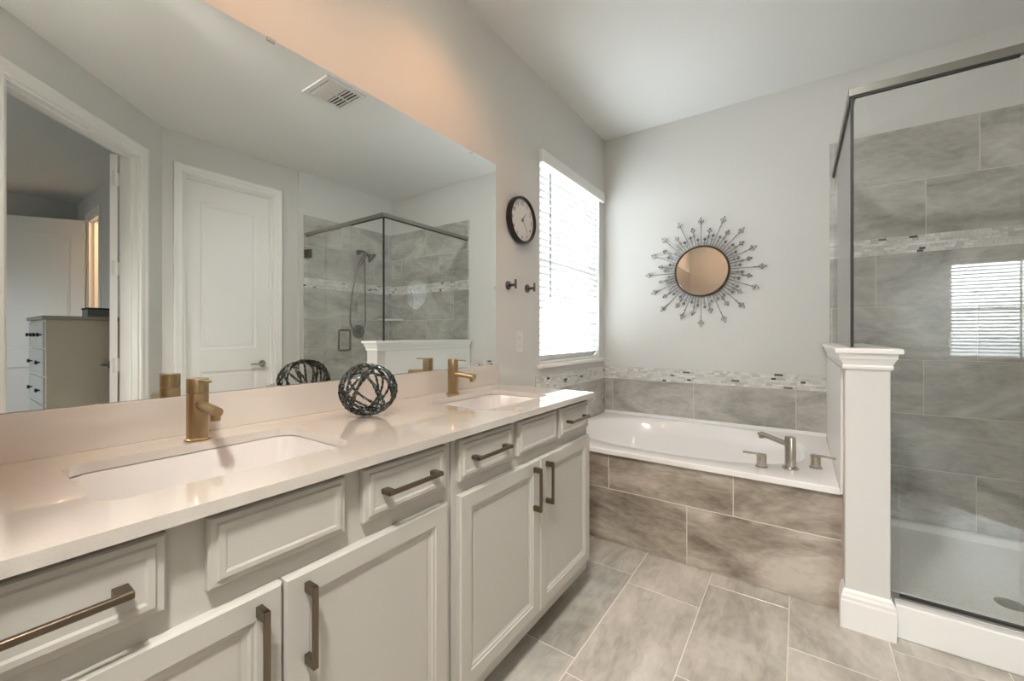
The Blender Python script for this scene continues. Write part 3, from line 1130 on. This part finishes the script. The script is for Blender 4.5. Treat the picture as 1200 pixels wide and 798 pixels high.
def ring_edges(bm, pts):
    vs = [bm.verts.new(p) for p in pts]
    return vs, [bm.edges.new((vs[k], vs[(k + 1) % len(vs)])) for k in range(len(vs))]


outer = [Vector((0.002, -0.055, CZ1)), Vector((0.566, -0.055, CZ1)), Vector((0.566, y_end, CZ1)), Vector((0.002, y_end, CZ1))]
loops_ = [outer] + [rrect(*s, 0.045, CZ1) for s in SINKS]
rings = [ring_edges(bm, q) for q in loops_]
res = bmesh.ops.triangle_fill(bm, use_beauty=True, edges=[e for r in rings for e in r[1]])
top = [f for f in res['geom'] if isinstance(f, bmesh.types.BMFace)]
# drop faces that fell inside the cut-outs
for f in list(top):
    c = f.calc_center_median()
    for s in SINKS:
        if s[0] + 0.012 < c.x < s[1] - 0.012 and s[2] + 0.012 < c.y < s[3] - 0.012 and all(s[0] - 1e-4 <= v.co.x <= s[1] + 1e-4 and s[2] - 1e-4 <= v.co.y <= s[3] + 1e-4 for v in f.verts):
            bmesh.ops.delete(bm, geom=[f], context='FACES_ONLY')
            break
for vs, es in rings:
    low = [bm.verts.new(v.co - Z * (CZ1 - CZ0)) for v in vs]
    for k in range(len(vs)):
        bm.faces.new((vs[k], vs[(k + 1) % len(vs)], low[(k + 1) % len(vs)], low[k]))
ct = obj('countertop', bm, 'quartz')
tag(ct, 'long polished cream quartz vanity countertop with two sink cut-outs', 'countertop')
bm = BM()
box(bm, (0.001, -0.055, CZ1), (0.019, 1.735, 0.986), 0.001)
obj('backsplash', bm, 'quartz', ct)

for s, lab in zip(SINKS, ('white rectangular undermount sink nearest the camera, left in the counter', 'white rectangular undermount sink farther along the counter, near the window')):
    bm = BM()
    x0, x1, y0, y1 = s
    rs = [rrect(x0 - 0.02, x1 + 0.02, y0 - 0.02, y1 + 0.02, 0.05, CZ0 - 0.0006),
          rrect(x0 - 0.003, x1 + 0.003, y0 - 0.003, y1 + 0.003, 0.045, CZ0 - 0.0006),
          rrect(x0 + 0.002, x1 - 0.002, y0 + 0.002, y1 - 0.002, 0.045, CZ0 - 0.006),
          rrect(x0 + 0.012, x1 - 0.012, y0 + 0.014, y1 - 0.014, 0.05, CZ0 - 0.09),
          rrect(x0 + 0.026, x1 - 0.026, y0 + 0.030, y1 - 0.030, 0.05, CZ0 - 0.118),
          rrect(x0 + 0.055, x1 - 0.055, y0 + 0.06, y1 - 0.06, 0.05, CZ0 - 0.126),
          rrect(x0 + 0.12, x1 - 0.12, y0 + 0.18, y1 - 0.18, 0.03, CZ0 - 0.131)]
    loops(bm, rs, True, False)
    sk = obj('sink', bm, 'porcelain', smooth=True)
    tag(sk, lab, 'sink')
    bm = BM()
    lathe(bm, [(0.024, 0), (0.024, 0.003), (0.016, 0.004), (0.015, 0.002)], ((x0 + x1) / 2, (y0 + y1) / 2, CZ0 - 0.130), Z, 20)
    obj('drain', bm, 'champagne_metal', sk, smooth=True)


def sink_faucet(x, y, label):
    t = thing('sink_faucet', label, 'faucet', (x, y, CZ1), 'champagne sink faucets')
    bm = BM()
    lathe(bm, [(0.0275, 0.0), (0.0275, 0.004), (0.0245, 0.006), (0.0225, 0.007), (0.0225, 0.112), (0.0215, 0.1125), (0.0215, 0.114), (0.0225, 0.1145)], (x, y, CZ1), Z, 32)
    obj('body', bm, 'champagne_metal', t, smooth=True)
    bm = BM()
    lathe(bm, [(0.0225, 0.115), (0.0225, 0.148), (0.0215, 0.150), (0.003, 0.150)], (x, y, CZ1), Z, 32)
    box(bm, (x + 0.004, y - 0.006, CZ1 + 0.143), (x + 0.070, y + 0.006, CZ1 + 0.1485), 0.001)
    obj('lever_handle', bm, 'champagne_metal', t, smooth=True)
    bm = BM()
    tube(bm, [(x + 0.012, y, CZ1 + 0.088), (x + 0.122, y, CZ1 + 0.080)], 0.0108, 20)
    lathe(bm, [(0.010, 0.0), (0.010, 0.014), (0.0085, 0.015)], (x + 0.108, y, CZ1 + 0.074), (0, 0, -1), 18)
    obj('spout', bm, 'champagne_metal', t, smooth=True)


sink_faucet(0.103, 0.385, 'champagne bronze single-handle faucet behind the nearer sink')
sink_faucet(0.083, 1.312, 'champagne bronze single-handle faucet behind the farther sink')

# ------------------------------------------------------------------ decorative ball of looped beaded rope
bm = BM()
R0 = 0.087
ctr = Vector((0.195, 0.803, CZ1 + 0.0835))
rnd = random.Random(23)
for k in range(12):
    ax = Vector((rnd.gauss(0, 1), rnd.gauss(0, 1), rnd.gauss(0, 0.8))).normalized()
    a, b = frame_of(ax)
    off = rnd.uniform(-0.42, 0.42) * R0
    rad = math.sqrt(R0 * R0 - off * off) * rnd.uniform(0.94, 1.0)
    pts = []
    ph = rnd.uniform(0, 6)
    for i in range(96):
        t = 2 * PI * i / 96
        p = ctr + ax * (off + 0.008 * math.sin(2 * t + ph)) + a * rad * math.cos(t) + b * rad * math.sin(t)
        p.z = ctr.z + (p.z - ctr.z) * 0.92
        p.z = max(p.z, CZ1 + 0.0058)
        pts.append(p)
    tube(bm, pts, [0.0038 + 0.0009 * math.sin(i * 2 * PI / 4) for i in range(96)], 8, closed=True)
tag(obj('decorative_ball', bm, 'beaded_rope', smooth=True), 'openwork decorative ball of looped dark beaded wire on the countertop', 'ornament')

# ------------------------------------------------------------------ big wall mirror
bm = BM()
MY1, MZ0, MZ1 = 1.720, 0.9865, 2.033
box(bm, (0.001, -0.055, MZ0), (0.006, MY1, MZ1), mi=1)
for f in bm.faces:
    if f.calc_center_median().x > 0.0055:
        f.material_index = 0
mir = obj('wall_mirror', bm, ['mirror_silver', 'mirror_edge'], recalc=True)
tag(mir, 'huge frameless wall mirror above the vanity backsplash', 'mirror')
for y, z in ((1.60, MZ0 - 0.0002), (0.60, MZ0 - 0.0002), (1.52, MZ1 + 0.0005), (0.6, MZ1 + 0.0005)):
    bm = BM()
    s = 1 if z < 1.5 else -1
    box(bm, (0.0065, y - 0.012, z), (0.0095, y + 0.012, z + s * 0.010), 0.0005)
    obj('clip', bm, 'silver_channel', mir)

# ------------------------------------------------------------------ wall clock
ck = Vector((0.0, 1.945, 1.790))
CK = thing('wall_clock', 'round black-rimmed wall clock with white face between mirror and window', 'clock', ck)
bm = BM()
lathe(bm, [(0.126, 0.0), (0.133, 0.006), (0.133, 0.030), (0.130, 0.036), (0.124, 0.038), (0.119, 0.034), (0.118, 0.020)], ck + X * 0.001, X, 56)
obj('rim', bm, 'black_plastic', CK, smooth=True)
bm = BM()
lathe(bm, [(0.118, 0.016), (0.118, 0.0215)], ck + X * 0.001, X, 56)
obj('dial', bm, 'clock_paper', CK)


def text_mesh(s, size, ext, place):
    cu = bpy.data.curves.new('tmp', 'FONT')
    cu.body = s
    cu.size = size
    cu.extrude = ext
    cu.align_x = 'CENTER'
    cu.align_y = 'CENTER'
    t = bpy.data.objects.new('tmp', cu)
    COL.objects.link(t)
    bpy.context.view_layer.update()
    me = bpy.data.meshes.new_from_object(t.evaluated_get(bpy.context.evaluated_depsgraph_get()))
    bpy.data.objects.remove(t)
    bpy.data.curves.remove(cu)
    me.transform(place)
    b2 = BM()
    b2.from_mesh(me)
    bpy.data.meshes.remove(me)
    return b2


# the twelve numerals printed on the dial
for h in range(1, 13):
    a = h * PI / 6
    # as seen from the room: to the viewer's right is +y
    p = ck + Vector((0.0228, 0.095 * math.sin(a), 0.095 * math.cos(a)))
    mt = Matrix(((0, 0, 1, p.x), (1, 0, 0, p.y), (0, 1, 0, p.z), (0, 0, 0, 1)))
    obj('numeral', text_mesh(str(h), 0.030, 0.0003, mt), 'clock_ink', CK)
for nm, ang, L, wd, hx_ in (('hour_hand', math.radians(38), 0.050, 0.006, 0.0255), ('minute_hand', math.radians(142), 0.082, 0.004, 0.0275)):
    bm = BM()
    d = Vector((0, math.sin(ang), math.cos(ang)))
    e = Vector((0, d.z, -d.y))
    q = [ck + X * hx_ + d * a + e * b for a, b in ((-0.014, -wd / 2), (-0.014, wd / 2), (L, wd * 0.25), (L, -wd * 0.25))]
    lo = [bm.verts.new(p) for p in q]
    hi = [bm.verts.new(p + X * 0.001) for p in q]
    bm.faces.new(lo)
    bm.faces.new(hi[::-1])
    for k in range(4):
        bm.faces.new((lo[k], lo[(k + 1) % 4], hi[(k + 1) % 4], hi[k]))
    obj(nm, bm, 'clock_ink', CK)
bm = BM()
lathe(bm, [(0.005, 0.021), (0.005, 0.030)], ck + X * 0.001, X, 16)
obj('centre_pin', bm, 'clock_ink', CK)

# towel / robe hooks
for y, lab in ((1.838, 'dark robe hook below the clock, left of the pair'), (2.030, 'dark robe hook at the window edge, right of the pair')):
    t = thing('robe_hook', lab, 'hook', (0, y, 1.412), 'robe hooks under the clock')
    bm = BM()
    lathe(bm, [(0.024, 0.0), (0.024, 0.005), (0.022, 0.007)], (0.0005, y, 1.412), X, 24)
    obj('mount_plate', bm, 'dark_nickel', t, smooth=True)
    bm = BM()
    tube(bm, [(0.006, y, 1.412), (0.052, y, 1.412)], 0.007, 12)
    box(bm, (0.047, y - 0.007, 1.392), (0.056, y + 0.007, 1.442), 0.002)
    obj('hook_arm', bm, 'dark_nickel', t, smooth=True)

# outlet
t = thing('wall_outlet', 'white duplex outlet plate low between mirror and window', 'outlet', (0, 1.945, 1.099))
bm = BM()
box(bm, (0.0005, 1.909, 1.040), (0.006, 1.981, 1.158), 0.002)
obj('cover_plate', bm, 'outlet_plastic', t)
for dz in (-0.022, 0.022):
    bm = BM()
    lathe(bm, [(0.0165, 0.005), (0.0165, 0.008)], (0, 1.945, 1.099 + dz), X, 20)
    r_ = obj('receptacle', bm, 'cord_white', t)
    bm = BM()
    for dy in (-0.006, 0.006):
        box(bm, (0.0079, 1.945 + dy - 0.001, 1.099 + dz - 0.001), (0.0084, 1.945 + dy + 0.001, 1.099 + dz + 0.007))
    lathe(bm, [(0.0022, 0.0079), (0.0022, 0.0084)], (0, 1.945, 1.099 + dz - 0.007), X, 10)
    obj('slots', bm, 'black_plastic', r_)

# ------------------------------------------------------------------ window and blind
bm = BM()
fw = 0.04
for a, b in (((-0.125, WY0, WZ0), (-0.085, WY0 + fw, WZ1)), ((-0.125, WY1 - fw, WZ0), (-0.085, WY1, WZ1)),
             ((-0.125, WY0 + fw, WZ0), (-0.085, WY1 - fw, WZ0 + fw)), ((-0.125, WY0 + fw, WZ1 - fw), (-0.085, WY1 - fw, WZ1)),
             ((-0.120, WY0 + fw, 1.58), (-0.090, WY1 - fw, 1.62))):
    box(bm, a, b, 0.002)
win = struct('window_1', bm, 'trim_paint', 'window beside the tub covered by white blinds')
bm = BM()
box(bm, (-0.108, WY0 + fw, WZ0 + fw), (-0.104, WY1 - fw, 1.58))
box(bm, (-0.108, WY0 + fw, 1.62), (-0.104, WY1 - fw, WZ1 - fw))
obj('pane', bm, 'window_glass', win)
bm = BM()
box(bm, (-0.084, WY0 + 0.001, WZ0), (-0.001, WY1 - 0.001, WZ0 + 0.012))
box(bm, (0.0, WY0 - 0.03, WZ0 - 0.012), (0.030, WY1 + 0.03, WZ0 + 0.012), 0.004)
obj('sill', bm, 'trim_paint', win)


def slats(bm, c, along, inward, L, z0, z1, pitch, tilt, wd=0.050):
    """venetian slats: centre line through c, running along, tilted about it"""
    z = z0
    along, inward = Vector(along), Vector(inward)
    ca, sa = math.cos(tilt), math.sin(tilt)
    while z < z1:
        prev = None
        cols = []
        for i in range(5):
            q = -wd / 2 + wd * i / 4
            crown = 0.0025 * (1 - (2 * q / wd) ** 2)
            off = inward * (q * ca - crown * sa) + Z * (q * sa * -1 + crown * ca)
            p = Vector((c[0], c[1], z)) + off
            cols.append([bm.verts.new(p - along * L / 2), bm.verts.new(p + along * L / 2), bm.verts.new(p - along * L / 2 - Z * 0.0028), bm.verts.new(p + along * L / 2 - Z * 0.0028)])
        for i in range(4):
            A, B = cols[i], cols[i + 1]
            bm.faces.new((A[0], A[1], B[1], B[0]))
            bm.faces.new((A[2], B[2], B[3], A[3]))
            bm.faces.new((A[0], B[0], B[2], A[2]))
            bm.faces.new((A[1], A[3], B[3], B[1]))
        bm.faces.new((cols[0][0], cols[0][2], cols[0][3], cols[0][1]))
        bm.faces.new((cols[4][0], cols[4][1], cols[4][3], cols[4][2]))
        z += pitch


BL = thing('window_blind', 'white horizontal slat blind over the bathroom window', 'blind', (-0.03, (WY0 + WY1) / 2, WZ0))
bm = BM()
slats(bm, (-0.034, (WY0 + WY1) / 2), Y, X, WY1 - WY0 - 0.012, WZ0 + 0.05, WZ1 - 0.07, 0.0435, math.radians(-47))
o = obj('slats', bm, 'blind_slat', BL)
bm = BM()
box(bm, (-0.058, WY0 + 0.006, WZ0 + 0.0135), (-0.010, WY1 - 0.006, WZ0 + 0.030), 0.003)
obj('bottom_rail', bm, 'blind_slat', BL)
bm = BM()
box(bm, (-0.060, WY0 + 0.004, WZ1 - 0.05), (-0.008, WY1 - 0.004, WZ1 - 0.002), 0.002)
obj('head_rail', bm, 'trim_paint', BL)
bm = BM()
box(bm, (0.0015, WY0 - 0.012, WZ1 - 0.055), (0.030, WY1 + 0.045, WZ1 + 0.022), 0.004, seg=2)
obj('valance', bm, 'trim_paint', BL)
bm = BM()
for y in (WY0 + 0.16, (WY0 + WY1) / 2, WY1 - 0.16):
    for x in (-0.056, -0.012):
        tube(bm, [(x, y, WZ0 + 0.03), (x, y, WZ1 - 0.05)], 0.0012, 6)
obj('ladder_cords', bm, 'cord_white', BL)
bm = BM()
tube(bm, [(-0.004, WY0 + 0.14, WZ1 - 0.056), (-0.004, WY0 + 0.14, 1.38)], 0.0045, 8)
obj('tilt_wand', bm, 'box_grey', BL, smooth=True)

# bedroom window and its blind (shows as a reflection in the shower glass)
bm = BM()
for a, b in (((BX0, -3.11, BZ0), (BX0 + fw, -3.07, BZ1)), ((BX1 - fw, -3.11, BZ0), (BX1, -3.07, BZ1)),
             ((BX0 + fw, -3.11, BZ0), (BX1 - fw, -3.07, BZ0 + fw)), ((BX0 + fw, -3.11, BZ1 - fw), (BX1 - fw, -3.07, BZ1)),
             ((BX0 + fw, -3.105, 1.43), (BX1 - fw, -3.075, 1.47))):
    box(bm, a, b, 0.002)
win2 = struct('window_2', bm, 'trim_paint', 'bedroom window behind the camera, seen only in reflections')
bm = BM()
box(bm, (BX0 + fw, -3.092, BZ0 + fw), (BX1 - fw, -3.088, 1.43))
box(bm, (BX0 + fw, -3.092, 1.47), (BX1 - fw, -3.088, BZ1 - fw))
obj('pane', bm, 'window_glass', win2)
BL2 = thing('window_blind', 'white slat blind on the bedroom window, mirrored in the shower glass', 'blind', (3.55, -3.02, BZ0))
bm = BM()
slats(bm, (3.55, -3.034), X, Y, BX1 - BX0 - 0.012, BZ0 + 0.04, BZ1 - 0.03, 0.0435, math.radians(20))
obj('slats', bm, 'blind_slat', BL2)
bm = BM()
box(bm, (BX0 + 0.006, -3.06, BZ0 + 0.003), (BX1 - 0.006, -3.01, BZ0 + 0.02), 0.003)
obj('bottom_rail', bm, 'blind_slat', BL2)

# ------------------------------------------------------------------ sunburst mirror
SC = Vector((0.738, BACK, 1.595))
SB = thing('sunburst_mirror', 'round dark-framed mirror with jewelled wire sunburst rays above the bathtub', 'mirror', SC)
bm = BM()
lathe(bm, [(0.178, 0.001), (0.1835, 0.010), (0.183, 0.026), (0.178, 0.032), (0.172, 0.030), (0.1695, 0.022), (0.170, 0.004)], SC, -Y, 72, cap=False)
obj('frame', bm, 'dark_wood', SB, smooth=True)
bm = BM()
lathe(bm, [(0.1705, 0.006), (0.1705, 0.020)], SC, -Y, 72)
md = obj('mirror_disc', bm, 'mirror_silver', SB)


def ray_mesh(L, kind):
    """ray in local coords: along +x from r=.18, y = depth out of the wall, z across"""
    bm = BM()
    tube(bm, [(0.172, 0.006, 0), (0.180, 0.012, 0), (L - 0.02, 0.012, 0)], 0.0024, 6, mi=0)
    e = L - 0.02

    def leaf(x, ln, wd, mi, rx=0.0023):
        # open diamond of wire
        P_ = [(x - ln / 2, 0.012, 0), (x, 0.013, wd / 2), (x + ln / 2, 0.012, 0), (x, 0.013, -wd / 2)]
        tube(bm, P_, rx, 6, closed=True, mi=mi)

    def bead(x, z, r, mi=1):
        bmesh.ops.create_icosphere(bm, subdivisions=1, radius=r, matrix=Matrix.Translation((x, 0.014, z)))
        bm.faces.ensure_lookup_table()
        for f in bm.faces[-20:]:
            f.material_index = mi
    if kind == 0:      # long: open diamond with jewel, small pair below
        leaf(e + 0.006, 0.046, 0.036, 0)
        bead(e + 0.006, 0, 0.0075)
        bead(e + 0.030, 0, 0.0055)
        bead(e + 0.006, 0.016, 0.0050)
        bead(e + 0.006, -0.016, 0.0050)
        bead(e - 0.040, 0, 0.0055)
    elif kind == 1:    # middle: ring of three beads
        bead(e + 0.006, 0, 0.0075)
        leaf(e - 0.008, 0.034, 0.028, 0)
        bead(e - 0.010, 0.011, 0.0058)
        bead(e - 0.010, -0.011, 0.0058)
        leaf(e - 0.050, 0.026, 0.018, 0)
    else:              # short: little leaf pair
        leaf(e + 0.002, 0.024, 0.020, 0)
        bead(e + 0.002, 0, 0.0066)
        tube(bm, [(e - 0.035, 0.012, 0), (e - 0.018, 0.013, 0.013)], 0.0016, 5, mi=0)
        tube(bm, [(e - 0.035, 0.012, 0), (e - 0.018, 0.013, -0.013)], 0.0016, 5, mi=0)
    return bm


ray_src = {}
kinds = [0, 2, 1, 2]
lens = {0: (0.385, 0.355, 0.37), 1: (0.315, 0.33), 2: (0.262, 0.245, 0.275)}
rr = random.Random(3)
NR = 64
for k in range(NR):
    kd = kinds[k % 4]
    vi = rr.randrange(len(lens[kd]))
    a = 2 * PI * k / NR + rr.uniform(-0.012, 0.012)
    key = (kd, vi)
    mt = Matrix(((math.cos(a), 0, -math.sin(a), 0), (0, -1, 0, 0), (math.sin(a), 0, math.cos(a), 0), (0, 0, 0, 1)))
    if key not in ray_src:
        o = obj('ray', ray_mesh(lens[kd][vi], kd), ['ray_wire', 'ray_bead'])
        ray_src[key] = o
    else:
        o = ray_src[key].copy()
        COL.objects.link(o)
    o.parent = SB
    o.rotation_mode = 'QUATERNION'
    # proper rotation: x -> (cos a, 0, sin a), y -> -Y (out of wall), z -> completes
    xr = Vector((math.cos(a), 0, math.sin(a)))
    yr = Vector((0, -1, 0))
    zr = xr.cross(yr)
    o.rotation_quaternion = Matrix((xr, yr, zr)).transposed().to_quaternion()
    o.location = (0, 0, 0)

# ------------------------------------------------------------------ ceiling vent
VT = thing('ceiling_vent', 'white louvred air vent on the bathroom ceiling, seen in the mirror', 'vent', (1.21, 1.55, CEIL))
vx0, vx1, vy0, vy1 = 1.06, 1.35, 1.41, 1.69
bm = BM()
for a, b in (((vx0, vy0), (vx1, vy0 + 0.03)), ((vx0, vy1 - 0.03), (vx1, vy1)), ((vx0, vy0 + 0.03), (vx0 + 0.03, vy1 - 0.03)), ((vx1 - 0.03, vy0 + 0.03), (vx1, vy1 - 0.03))):
    box(bm, (*a, CEIL - 0.012), (*b, CEIL - 0.0005), 0.002)
obj('frame', bm, 'vent_white', VT)
bm = BM()
box(bm, (vx0 + 0.03, vy0 + 0.03, CEIL - 0.0035), (vx1 - 0.03, vy1 - 0.03, CEIL - 0.0005))
obj('duct_opening', bm, 'vent_dark', VT)
bm = BM()
nl = 9
for k in range(nl):
    y = vy0 + 0.045 + k * (vy1 - vy0 - 0.09) / (nl - 1)
    box(bm, (-0.115, -0.009, -0.001), (0.115, 0.009, 0.001), mtx=Matrix.Translation(((vx0 + vx1) / 2, y, CEIL - 0.010)) @ Matrix.Rotation(math.radians(25 if k > 4 else -25), 4, 'X'))
box(bm, ((vx0 + vx1) / 2 - 0.003, vy0 + 0.03, CEIL - 0.013), ((vx0 + vx1) / 2 + 0.003, vy1 - 0.03, CEIL - 0.004))
obj('louvres', bm, 'vent_white', VT)

# ------------------------------------------------------------------ bedroom furniture (seen in the mirror)
CD = thing('chest_of_drawers', 'tan-sided chest with white drawers and black knobs in the bedroom', 'chest of drawers', (4.0, 0.8, 0.0025))
X0, X1, Y0, Y1 = 3.60, 4.38, 0.56, 1.05
bm = BM()
box(bm, (X0, Y0, 0.10), (X1, Y1, 1.262), 0.003)
box(bm, (X0 + 0.02, Y0 + 0.02, 0.003), (X1 - 0.02, Y1 - 0.01, 0.10))
obj('body', bm, 'dresser_side', CD)
bm = BM()
box(bm, (X0 - 0.018, Y0 - 0.025, 1.2625), (X1 + 0.018, Y1 + 0.005, 1.292), 0.004)
obj('top', bm, 'dresser_top', CD)
for r in range(5):
    z0 = 0.13 + r * 0.226
    for c in range(2 if r == 4 else 1):
        wdt = (X1 - X0 - 0.05) / (2 if r == 4 else 1)
        a = X0 + 0.02 + c * (wdt + 0.005)
        bm = BM()
        panel(bm, (0, Y0 - 0.0003, 0), X, Z, -Y, a, a + wdt, z0, z0 + 0.212, [(0, 0), (0, 0.012), (0.003, 0.015), (0.02, 0.015), (0.024, 0.011)])
        dr = obj('drawer', bm, 'dresser_white', CD)
        for kx in ((a + wdt * 0.22, a + wdt * 0.78)):
            bm = BM()
            lathe(bm, [(0.006, 0.0), (0.006, 0.010), (0.016, 0.018), (0.017, 0.026), (0.010, 0.031)], (kx, Y0 - 0.0113, z0 + 0.106), -Y, 14)
            obj('knob', bm, 'black_plastic', dr, smooth=True)
bm = BM()
box(bm, (3.78, 0.82, 1.2925), (3.98, 1.00, 1.362), 0.004)
bx = thing('storage_box', 'small grey lidded box on top of the chest of drawers', 'box', (3.9, 0.9, 1.2925))
obj('tray', bm, 'box_grey', bx)
bm = BM()
box(bm, (3.775, 0.815, 1.3625), (3.985, 1.005, 1.376), 0.003)
obj('lid', bm, 'dark_void', bx)

# ------------------------------------------------------------------ lamps (all overhead, outside the frame): sink cans and added fill cans
def can(x, y, label, watt, col, ang=2.3, soft=0.05, rot=(0, 0, 0)):
    t = thing('recessed_or_fill_light', label, 'ceiling light', (x, y, CEIL), 'recessed ceiling lights')
    bm = BM()
    lathe(bm, [(0.056, 0.0), (0.085, 0.0), (0.085, 0.004), (0.078, 0.006), (0.058, 0.002)], (x, y, CEIL - 0.0005), -Z, 32, cap=False)
    obj('trim_ring', bm, 'vent_white', t, smooth=True)
    bm = BM()
    lathe(bm, [(0.055, 0.0005), (0.055, 0.0015)], (x, y, CEIL), -Z, 28)
    obj('lens', bm, 'lamp_glow', t)
    lamp('recessed_or_fill_lamp', 'SPOT', (x, y, CEIL - 0.02), watt, col, soft, rot, angle=ang, blend=0.9)


WARM = (1.0, 0.44, 0.17)
can(0.42, 0.40, 'recessed can light over the nearer sink', 6, WARM)
can(0.42, 1.22, 'recessed can light over the farther sink', 6, WARM)
can(1.20, -0.25, 'added fill can light above the doorway corner', 92, (1.0, 0.96, 0.91), 2.3, 0.12)  # added fill out of view, brightens the near side of the room
can(1.08, 0.55, 'added swivelling fill light over the middle of the room, aimed at tub and shower', 38, (1.0, 0.98, 0.95), 2.0, 0.10,  # invented can in an unseen ceiling spot, lifts back wall and shower
    rot=Vector((0.75, 2.3, -2.2)).to_track_quat('-Z', 'Y').to_euler())
# warm lamp in the little room beyond the bedroom
lamp('hall_lamp', 'POINT', (5.0, 1.8, 2.3), 12, (1.0, 0.60, 0.32), 0.08)
